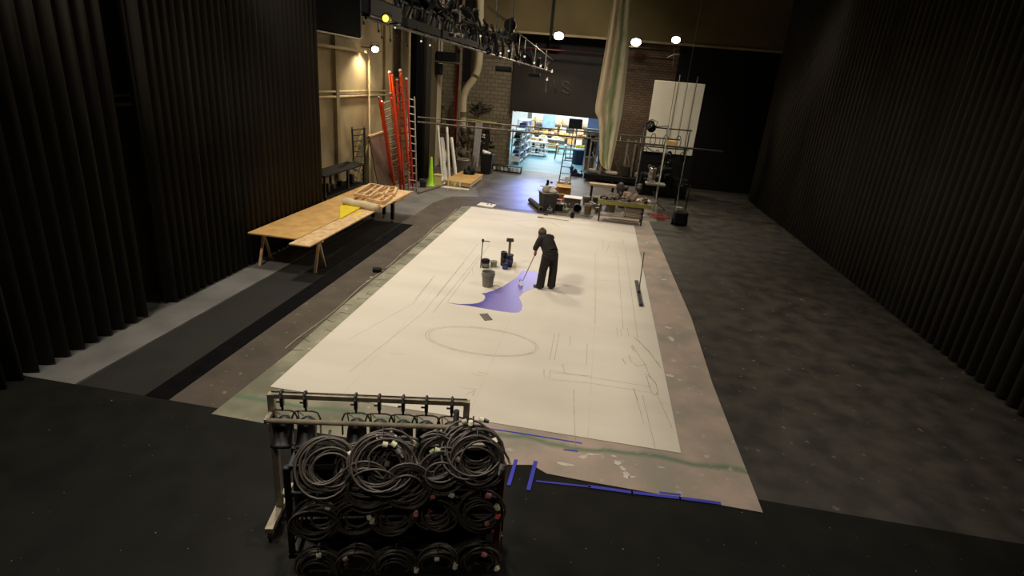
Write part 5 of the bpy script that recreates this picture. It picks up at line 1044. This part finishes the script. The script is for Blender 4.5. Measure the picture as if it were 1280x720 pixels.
# tipped black bucket facing camera
q = G(720, 266); t = thing('black_bucket', 'black bucket lying on its side, open end to camera', 'bucket', (q.x, q.y + .25, .165), .15)
Mx = Matrix.Rotation(PI / 2, 3, 'X'); MB().lathe([(.12, -.2), (.13, -.18), (.155, .16), (.165, .165), (.165, .19), (.14, .19), (.12, -.1), (0, -.1)], M=Mx, n=24).build('body', M_plast, t); MB().lathe([(.148, .17), (.12, .0), (.118, -.09), (0, -.09)], M=Mx, n=24).build('inside', M_velvet, t); MB().lathe([(.166, .17), (.172, .185), (.16, .195), (.15, .18)], M=Mx, n=24, caps=False).build('rim', M_grey, t)
q = G(715, 273.5); t = thing('black_cup', 'small black cup standing alone at the canvas far edge', 'cup', (q.x, q.y + .05, .019)); MB().lathe([(.06, 0), (.065, .01), (.075, .19), (.08, .2), (.065, .2), (.055, .03), (0, .03)], n=18).build('body', M_black, t); MB().tube([(-.07, 0, .15), (-.12, 0, .13), (-.12, 0, .07), (-.065, 0, .05)], .01, 6).build('handle', M_black, t)
mb = MB(); q = G(679, 272.5, .02); mb.tube([V((-.1, 0, .02)), V((.95, -.05, .02))], .009, 6); mb.box((-.1, 0, .02), (.22, .08, .03), bev=.01); tag(mb.build('flat_brush', mat('tan brush', (150, 136, 108), .7), loc=(q.x, q.y, .019)), 'long thin brush lying along far edge of the canvas', 'brush')
for k, (px, py, r, h, m, ld, lb) in enumerate(((732, 257, .15, .36, M_grey, M_grey, 'grey lidded pail, left of the two behind supply pile'), (744, 257, .15, .34, mat('brownish pail', (104, 94, 84), .6), M_grey, 'brownish lidded pail beside the grey lidded one'), (734, 268, .15, .38, mat('drip stained bucket', (172, 146, 112), .7, var=.3, scale=9, rgb2=(112, 92, 66)), None, 'paint-dripped tan bucket left of the paint table'))):
    q = G(px, py); bucket('paint_pail', lb, 'pail', (q.x, q.y + .15, .004), r * .85, r, h, m, lid=ld, fill=M_dgrey)
for k, (px, py) in enumerate(((741, 261), (746.5, 262), (738, 259), (744, 266))):
    q = G(px, py); bucket('paint_can', ('left', 'right', 'rear', 'front')[k] + ' small paint can of four beside the paint table leg', 'can', (q.x + .05, q.y + .05, .004), .07, .073, .2, [M_grey, mat('rusty can', (140, 112, 92), .6)][k % 2], group='small cans beside the paint table', handle=False, lid=M_steel)

# ------------------------------------------------------------------ SHOP beyond the opening
def rackS(label, px, py, Y_, W, D, H, nsh, m, goods):
    A = AY(px, py, Y_); t = thing('shelf_rack', label, 'rack', (A.x, Y_, 0))
    for x in (0, W):
        for y in (0, D): MB().b2((x - .03, y - .03, 0), (x + .03, y + .03, H)).build('post', m, t)
    for i in range(nsh):
        z = .15 + i * (H - .25) / (nsh - 1); MB().b2((-.02, -.02, z), (W + .02, D + .02, z + .04)).build('shelf', m, t)
        if goods and i < nsh - 1:
            n = 4
            for j in range(n):
                hh = rr.uniform(.14, .26); mb = MB(); mb.box((0, 0, hh / 2), (W * .7, D / n * .8, hh), bev=.01); c_ = goods[(i * 3 + j) % len(goods)]
                tag(mb.build('stock_box', c_, loc=(A.x + W / 2, Y_ + D / n * (j + .5), z + .04)), 'small stock box on the ' + label, 'box', 'boxes on the ' + label)
    return t
rr = random.Random(77)
rackS('tall white shelf rack just inside the opening', 640, 180, 33.0, .5, 1.6, 2.0, 5, M_white, [M_white, M_plast, M_grey, M_blue])
rackS('white shelf rack with blue bins', 645.5, 180, 35.5, .6, 2.2, 2.4, 6, M_white, [M_blue, M_navy, M_white, M_blue])
q = G(657, 196); A = AY(659.5, 178, 40.0); mb = MB(); mb.b2((-.14, -.14, 0), (.14, .14, 4.5)); o = mb.build('column_1', mat('tan column', (150, 140, 118), .7), loc=(A.x, 40, 0)); o['kind'] = 'structure'
# cage cart
q = G(673, 196); t = thing('cage_cart', 'white wire cage cart with dark boxes on the blue shop floor', 'cart', (q.x - .3, q.y + .2, 0), -.1)
for x in (-.7, .7):
    for y in (0, .7): MB().tube([(x, y, .1), (x, y, .9)], .025, 6).build('post', M_white, t)
for z in (.16, .5, .88): MB().b2((-.75, -.04, z), (.75, .75, z + .04)).build('shelf', M_white, t)
mb = MB()
for k in range(1, 6): mb.tube([(-.7 + k * .233, -.02, .16), (-.7 + k * .233, -.02, .9)], .018, 5)
for z in (.3, .66): mb.tube([(-.7, -.02, z), (.7, -.02, z)], .018, 5)
mb.build('wire_front', M_white, t)
for x in (-.62, .62):
    for y in (.05, .65): MB().tube([(x - .02, y, .06), (x + .02, y, .06)], .06, 10).build('caster', M_rubber, t)
qq = V(t.location)
for k in range(4): mb = MB(); mb.box((0, 0, .12), (.28, .4, .24), bev=.01); tag(mb.build('dark_case', M_navy, loc=(qq.x - .45 + k * .3, qq.y + .35, .2 + .34 * (k % 2))), 'dark blue case inside the white cage cart', 'case', 'cases in the cage cart')
# workbenches with wood
def bench(label, px, py, Y_, W, D, H, m, top):
    A = AY(px, py, Y_); t = thing('work_bench', label, 'bench', (A.x, Y_, 0)); MB().b2((0, 0, H - .07), (W, D, H)).build('top', top, t); MB().b2((.05, .05, .3), (W - .05, D - .05, .36)).build('shelf', m, t)
    for x in (.05, W - .12):
        for y in (.03, D - .1): MB().b2((x, y, 0), (x + .07, y + .07, H - .07)).build('leg', m, t)
    return t
t1 = bench('white-topped bench behind the cage cart', 664, 178, 40.6, 2.0, 1.5, .95, M_ply, M_white)
t2 = bench('long pale wood bench in the middle of the shop', 676, 170, 43.3, 3.2, 1.2, .95, M_ply, M_ply)
qq = V(t2.location)
for k in range(7):
    mb = MB(); mb.box((0, 0, .11), (.34, .4, .2), rz=k * .4, bev=.01); tag(mb.build('wood_offcut', [M_ply, M_wood, M_dwood, M_ply][k % 4], loc=(qq.x + .3 + k * .42, qq.y + .5, .951)), 'wood offcut on the long pale shop bench', 'wood', 'offcuts on the shop bench')
qq = V(t1.location)
for k in range(4):
    mb = MB(); mb.box((0, 0, .09), (.32, .5, .16), bev=.01); tag(mb.build('dark_case', [M_plast, M_pcream][k % 2], loc=(qq.x + .3 + k * .46, qq.y + .6, .951)), 'tool case on the white-topped shop bench', 'case', 'cases on the shop bench')
A = AY(712, 160, 46.2); t = thing('wood_store', 'big pale timber store along far shop wall', 'timber store', (A.x - 2.9, 46.0, 0)); 
for z in (.1, .9, 1.7): MB().b2((0, 0, z), (4.4, .9, z + .08)).build('shelf', M_ply, t)
for x in (0, 1.1, 2.2, 3.3, 4.3): MB().b2((x, 0, 0), (x + .1, .9, 2.0)).build('post', M_ply, t)
for k in range(12):
    mb = MB(); mb.box((0, 0, .2), (.5, .6, .38), bev=.01); tag(mb.build('timber_stack', [M_ply, M_wood, M_dgrey, M_white][(k * 3) % 4], loc=(A.x - 2.6 + (k % 6) * .7, 46.4, .19 + .8 * (k // 6))), 'stack of timber on shelves at far shop wall', 'timber', 'timber stacks on the far shelves')
A = AY(686, 155, 46.0); mb = MB(); mb.b2((-.5, -.02, 0), (.5, .02, 1.1)); tag(mb.build('blue_banner', mat('pale blue cloth', (130, 160, 200), .8), loc=(A.x, 45.975, A.z - .4)), 'pale blue banner on the far shop shelves', 'banner')
# TV on stand
q = G(723, 195); Yt = 38.5; A = AY(719.5, 155, Yt); t = thing('television', 'black flat television on a stand in the shop', 'television', (A.x, Yt, 0)); 
wt = (AY(728, 155, Yt) - AY(711, 155, Yt)).x; MB().box((0, 0, A.z), (wt, .07, wt * .68), bev=.015).build('screen', mat('dark screen', (8, 8, 10), .25), t); MB().box((0, -.02, A.z + wt * .34 + .02), (wt, .08, .05), bev=.01).build('top_bar', M_steel, t)
for x in (-.12, .12): MB().tube([(x, .05, .05), (x, .05, A.z)], .03, 8).build('post', M_plast, t)
MB().b2((-.45, -.3, 0), (.45, .35, .07)).build('foot', M_plast, t); MB().b2((-.3, -.25, .85), (.3, .25, .9)).build('shelf', M_plast, t)
# blue barrel
q = G(722, 206); t = thing('blue_barrel', 'dark blue barrel with white top in the shop', 'barrel', (q.x, q.y + .3, 0)); MB().lathe([(.33, 0), (.35, .03), (.36, .4), (.35, .85), (.33, .9), (0, .9)]).build('body', M_navy, t); MB().lathe([(.36, .88), (.37, .97), (.3, .99), (0, .99)]).build('lid', M_white, t)
qq = V(t.location)
for k in range(4): mb = MB(); mb.sphere((0, 0, .09), .1, 8, sc=(1.2, .8, .9)); tag(mb.build('yellow_glove', M_yellow, loc=(qq.x - .2 + .14 * k, qq.y, .985)), 'yellow work glove on top of the blue barrel', 'glove', 'yellow gloves on the barrel')
# step stool table + step ladder
q = G(696, 199); t = thing('tall_stool', 'tall metal stool holding papers on blue shop floor', 'stool', (q.x + .2, q.y + .1, 0)); MB().b2((-.35, -.25, .9), (.35, .25, .95)).build('seat', M_white, t)
for x in (-.3, .3):
    for y in (-.2, .2): MB().tube([(x * 1.15, y * 1.15, 0), (x, y, .9)], .025, 6).build('leg', M_dgrey, t)
MB().tube([(-.32, -.21, .35), (.32, -.21, .35)], .02, 6).build('rung', M_dgrey, t)
qq = V(t.location); mb = MB(); mb.box((0, 0, .13), (.4, .25, .24), bev=.02); mb.tube([(-.2, 0, .2), (-.1, 0, .5), (.1, 0, .5), (.2, 0, .2)], .02, 6); tag(mb.build('tool_bag', M_grey, loc=(qq.x, qq.y, .951)), 'small grey tool bag on the tall metal stool', 'bag')
A = G(698, 231); B = G(712, 233); t = thing('step_ladder', 'dark open step ladder at the threshold of the shop', 'ladder', (A.x, A.y, 0), .05); W_ = .55
for x in (0, W_): MB().bar((x, 0, 0), (x * .8 + .1, .55, 1.65), .04, .06).build('rail', M_plast, t); MB().bar((x, 1.1, 0), (x * .8 + .1, .6, 1.62), .03, .04).build('rear_leg', M_plast, t)
for k in range(5): f_ = (k + .8) / 5.4; MB().box((W_ / 2 + .02, .55 * f_, 1.65 * f_), (W_ * .9, .1, .03)).build('step', M_dgrey, t)
MB().box((W_ / 2, .57, 1.66), (.5, .2, .04), bev=.01).build('top_cap', M_navy, t)
# door frame in right shop wall
A = AY(740, 175, 33.5); t = thing('shop_cabinet', 'white-framed dark cabinet just inside right of the opening', 'cabinet', (-.72, 33.0, 0)); MB().b2((0, 0, 0), (.75, .5, 2.4), bev=.01).build('body', M_white, t); MB().b2((.1, -.02, .9), (.62, 0, 2.05)).build('door', M_navy, t); MB().b2((.1, -.02, .1), (.62, 0, .8)).build('door', M_dwood, t)

M_rsteel = mat('worn rack steel', (166, 154, 134), .38, .3, var=.15, scale=9)
# ------------------------------------------------------------------ FOREGROUND: lamp rack
RO = V((-.98, 4.86, 0)); ang = math.atan2(-.25, -1.16); ru = V((math.cos(ang), math.sin(ang), 0)); LR = 1.95; HR = 1.53
t = thing('lamp_rack', 'grey steel pipe rack hung with stage lamps behind the cable cart', 'rack', RO, ang)
MB().bar((0, 0, HR), (LR, 0, HR), .05, .05).build('rail', M_rsteel, t); MB().tube([(0, -.01, HR + .035), (LR, -.01, HR + .035)], .006, 5).build('wire', M_black, t)
zl2 = G(575, 531.5, HR - .31).z
MB().tube([(.0, .17, HR - .185), (LR, .17, HR - .185)], .026, 10).build('rail', M_rsteel, t)
MB().bar((0, 0, .3), (LR, 0, .3), .05, .05).build('rail', M_rsteel, t)
for x in (0, LR): MB().bar((x, 0, HR - .185), (x, .19, HR - .185), .04, .04).build('stub', M_rsteel, t)
for x in (0, LR): MB().b2((x - .032, -.032, .1), (x + .032, .032, HR + .02)).build('post', M_rsteel, t); MB().b2((x - .04, -.35, .1), (x + .04, .35, .16)).build('foot', M_rsteel, t)
for x in (0, LR):
    for y in (-.3, .3): MB().tube([(x - .02, y, .05), (x + .02, y, .05)], .05, 10).build('caster', M_rubber, t)
MB().tube([(.1, .15, HR - .17), (.1, .15, HR - .0)], .03, 10).build('spigot', M_plast, t)
def rack_lamp(loc, label):
    t = thing('rack_lamp', label, 'stage lamp', loc, ang, 'stage lamps hung on the pipe rack')
    c = MB(); c.box((0, 0, -.06), (.035, .05, .13), bev=.006); c.tube([(0, .045, .0), (0, .04, .035), (0, 0, .05), (0, -.04, .035), (0, -.045, 0)], .013, 8); c.tube([(0, 0, -.12), (0, 0, -.17)], .012, 8); c.box((.03, 0, -.075), (.05, .014, .014)); c.build('clamp', M_plast, t)
    MB().tube([(-.14, 0, -.44), (-.14, 0, -.25), (-.115, 0, -.185), (-.07, 0, -.17), (.07, 0, -.17), (.115, 0, -.185), (.14, 0, -.25), (.14, 0, -.44)], .01, 6).build('yoke', M_dsteel, t)
    q = V((0, .5, -1)).to_track_quat('Z', 'Y').to_matrix()
    MB().lathe([(.03, -.16), (.075, -.13), (.095, -.05), (.1, .12), (.12, .13), (.12, .16), (.1, .16), (.09, .1), (0, .1)], c=(0, 0, -.42), M=q, n=18).build('body', M_plast, t)
    MB().lathe([(.088, .11), (.05, .135), (0, .14)], c=(0, 0, -.42), M=q, n=18).build('lens', M_gelG, t)
    MB().tube([(.03, -.02, -.24), (.1, -.05, -.2), (.09, -.07, -.35), (.02, -.06, -.5)], .007, 6).build('cord', M_rubber, t)
    return t
base_lamp = None; names = ['first from the right post', 'second from the right post', 'third from the right post', 'fourth from the right post', 'fifth from the right post', 'sixth, near the left end of the rack', 'last at left end of the rack']
for k, px in enumerate((565, 533.5, 504, 474, 445)):
    # position along rail from photo column
    best = min((abs((lambda v: 640 + FPX * (ROT.transposed() @ (v - CAM)).x / -(ROT.transposed() @ (v - CAM)).z)(RO + ru * (s / 200) + V((0, 0, HR))) - px), s / 200) for s in range(0, 391))[1]
    L_ = RO + ru * best + V((0, 0, HR)); lb = 'black stage lamp clamped to the pipe rack, ' + names[k]
    if base_lamp is None: base_lamp = rack_lamp(L_, lb)
    else: dup(base_lamp, L_, None, lb)
for k, s_ in enumerate((1.62, 1.85)): dup(base_lamp, RO + ru * s_ + V((0, 0, HR)), None, 'black stage lamp clamped to the pipe rack, ' + names[5 + k])

# ------------------------------------------------------------------ FOREGROUND: cable cart
CO = V((-.50, 4.42, 0)); can = ang + .06; cu = V((math.cos(can), math.sin(can), 0)); cn = V((cu.y, -cu.x, 0))
if cn.y > 0: cn = -cn
WCt, DCt = 2.0, .30
def cl(u, d, z): return V((u, d, z))          # local: x = along the cart to the left, y = towards the back after rotation
ct = thing('cable_cart', 'black and red steel cart carrying the coiled cables', 'cart', CO, can)
sgn = 1 if (Matrix.Rotation(can, 3, 'Z') @ V((0, 1, 0))).y > 0 else -1
def LC(u, back, z): return V((u, sgn * back, z))
for u in (0, WCt):
    for d in (.0, DCt): MB().box(LC(u, d, .66), (.055, .055, 1.06), bev=.008).build('post', M_red if u == 0 else M_plast, ct)
MB().b2((-.03, min(0, sgn * DCt) - .03, .12), (WCt + .03, max(0, sgn * DCt) + .03, .17)).build('deck', M_plast, ct)
for z in (.55, .86, 1.17):
    MB().bar(LC(0, .02, z), LC(WCt, .02, z), .03, .04).build('rail', M_plast, ct); MB().bar(LC(0, DCt, z), LC(WCt, DCt, z), .03, .04).build('rail', M_plast, ct)
for u in (.02, WCt - .02):
    for z in (.3, 1.15): MB().bar(LC(u, 0, z), LC(u, DCt, z), .03, .04).build('side_rail', M_red if u < 1 else M_plast, ct)
for k, (z, yy_) in enumerate(((1.20, .0),)): MB().box(LC(0, 0, 1.205), (.07, .07, .03), bev=.008).build('post_cap', mat('pinkish worn cap', (200, 130, 110), .5), ct)
MB().bar(LC(-.04, -.02, .66), LC(-.045, -.02, .40), .02, .03).build('red_strip', mat('bright orange red strip', (226, 62, 34), .45), ct)
MB().tube([LC(-.05, -.02, .33), LC(-.055, -.02, .1)], .009, 6).build('white_strip', M_cream, ct)
for u in (.08, WCt - .08):
    for d in (.06, DCt - .06): MB().tube([LC(u - .025, d, .06), LC(u + .025, d, .06)], .06, 12).build('caster', M_rubber, ct)
MB().b2((.03, sgn * .20 - .01, .17), (WCt - .03, sgn * .20 + .01, 1.22)).build('divider', M_black, ct)
HK = MB()
M_cable = M_rubber
def coilmesh(seed, R0, loops, squash=1.0, thick=.0115, spread=.05):
    rr = random.Random(seed); pts = []; N = 22; cx = cy = 0
    for l in range(loops):
        r = R0 * (.45 + .58 * rr.random() ** .6); ox = rr.uniform(-.2, .2) * R0; oy = rr.uniform(-.22, .1) * R0; e = rr.uniform(.8, 1.08); dz = rr.uniform(-spread, spread); tl = rr.uniform(-.12, .12)
        for i in range(N): a = 2 * PI * i / N; pts.append([ox + r * math.cos(a), dz + tl * r * math.sin(a), (oy + r * e * math.sin(a)) * squash])
    for _ in range(3): pts = [pts[0]] + [[(pts[i - 1][k] + 2 * pts[i][k] + pts[i + 1][k]) / 4 for k in range(3)] for i in range(1, len(pts) - 1)] + [pts[-1]]
    mb = MB(); mb.tube(pts, thick, 6); return mb, pts
variants = {}
M_conn = [mat('white plug', (226, 220, 196), .45), mat('pale green plug', (196, 200, 160), .5), mat('red plug', (206, 84, 66), .45), mat('pink plug', (214, 128, 124), .5), M_dgrey]
def coil(label, loc, R0, tilt, seed, conns, loops=11, rz=0):
    """one coiled cable: loops of cable, its plugs and its tie; the coil's plane faces the camera, leaning back by tilt"""
    t = thing('cable_coil', label, 'cable coil', loc, can + rz, 'coiled cables on the cart'); t.rotation_euler = (0, 0, can + PI + rz)
    key = (seed % 6, round(R0, 2), loops)
    if key not in variants:
        mb, pts = coilmesh(seed, R0, loops); me = mb.build('cable', M_cable); variants[key] = (me.data, pts); o = me
    else:
        o = bpy.data.objects.new('cable', variants[key][0]); COL.objects.link(o)
    pts = variants[key][1]; o.parent = t; o.rotation_euler = (tilt, 0, 0); Rm = Matrix.Rotation(tilt, 3, 'X')
    for k, (a, c, rad) in enumerate(conns):
        p = V((R0 * rad * math.cos(a), -.045, R0 * rad * math.sin(a))); d = V((-math.sin(a), -.1, math.cos(a))).normalized()
        mb = MB(); mb.tube([p - d * .07, p - d * .015], [.016, .023], 10, mi=1); mb.tube([p - d * .015, p + d * .032], .026, 12, mi=0); o2 = mb.build('plug', [M_conn[c], M_plast], t); o2.rotation_euler = (tilt, 0, 0)
    for a in (PI * .5,):
        mb = MB(); mb.tube([(R0 * .9 * math.cos(a + .02), y, R0 * .9 * math.sin(a) + z) for y, z in ((-.05, -.03), (-.05, .05), (.05, .05), (.05, -.03), (-.05, -.03))], .006, 6); o3 = mb.build('tie', M_plast, t); o3.rotation_euler = (tilt, 0, 0)
    return t
def cpos(px, py, depth):   # point on the plane parallel to the cart front, `depth` metres behind it
    P = CO + Vector((-cn.x, -cn.y, 0)) * depth; n = cn; d = RAY(px, py); return CAM + d * ((P - CAM).dot(n) / d.dot(n))
# top row lies leaning back on the upper rail
TOP = -.75
spec = [
 ((592, 562), .05, .285, TOP, 1, [(1.9, 0, .95), (.35, 0, .75), (1.3, 0, 1.0)], 17, 'large coil of black cable at right end of the top row'),
 ((596, 574), -.05, .27, TOP + .25, 2, [(-.3, 4, .9)], 12, 'coil of black cable beneath the large right-hand top coil'),
 ((546, 571), .02, .235, TOP + .1, 3, [(2.2, 1, .25), (1.4, 1, .25), (2.6, 0, .95)], 14, 'top row coil with pale green plugs beside the largest coil'),
 ((556, 590), -.06, .22, TOP + .35, 4, [(.8, 4, .8)], 10, 'low slack coil under the pale green plugs in top row'),
 ((500, 582), .03, .29, TOP + .12, 5, [(.1, 2, .85), (2.9, 1, .4)], 15, 'top row coil with the single bright red plug'),
 ((478, 578), .0, .30, TOP + .18, 6, [(1.4, 0, .55), (1.0, 1, .65), (.6, 4, .6)], 15, 'top row coil with white plugs left of the red plug'),
 ((453, 585), .04, .26, TOP + .2, 7, [(-.6, 3, .8), (1.0, 0, 1.2)], 16, 'top row coil at left with a pinkish plug'),
 ((410, 580), .03, .28, TOP + .15, 8, [(.4, 0, .8)], 14, 'top row coil at left end of the cart'),
 ((515, 603), -.07, .24, TOP + .5, 9, [(3.3, 4, .8)], 10, 'slack coil hanging between top and middle rows near centre'),
 ((462, 606), -.07, .24, TOP + .5, 10, [(2.6, 4, .8)], 10, 'slack coil hanging between top and middle rows at left'),
]
for i, (pp, dep, R0, tl, sd, cn_, lp, lb) in enumerate(spec): coil(lb, cpos(*pp, dep), R0, tl, sd, cn_, lp)
mids = [((599, 638), .24, [(-.2, 2, .75), (.35, 1, .75), (-1.0, 3, .6), (1.2, 3, .9)]), ((547, 637), .235, [(1.0, 0, 1.0), (1.8, 3, .8), (2.8, 3, .3)]), ((493, 641), .215, [(.35, 0, 1.0), (.1, 3, .95)]), ((442, 646), .22, [(.2, 0, .7), (-.1, 1, .8)]), ((398, 648), .23, [(1.0, 0, .8)])]
lows = [((600, 699), .21, [(1.2, 3, .5), (-.5, 0, .9)]), ((547, 703), .22, [(1.6, 0, .4), (-.1, 0, .8)]), ((496, 705), .22, [(2.9, 3, .4), (-.2, 0, .9)]), ((445, 704), .22, [(2.5, 3, .4), (2.2, 0, .6)]), ((400, 706), .22, [(1.5, 0, .7)])]
pos_ = ['right end', 'second from right', 'third from right', 'fourth from right', 'left end']
for row, nm, dep in ((mids, 'middle', -.10), (lows, 'bottom', -.08)):
    for i, (pp, R0, cns) in enumerate(row):
        coil('hanging coil of black cable in ' + nm + ' row of cart, ' + pos_[i], cpos(*pp, dep), R0, -.06, 20 + i * 3 + (7 if nm == 'bottom' else 0), cns, 13)
# connectors and small hardware between rack and top coils
for k, (px, py, m, lb) in enumerate(((471.5, 549, 0, 'white plug poking up behind the top coils'), (493, 552, 0, 'pale plug block under the lower pipe rail'), (588, 533, 0, 'white plug lying over top of the largest coil'))):
    q = cpos(px, py, .12); t = thing('loose_plug', lb, 'plug', q, k); MB().tube([(0, 0, -.03), (0, 0, .02)], .016, 10).build('collar', M_plast, t); MB().tube([(0, 0, .02), (0, 0, .06)], .022, 12).build('face', M_conn[m], t)
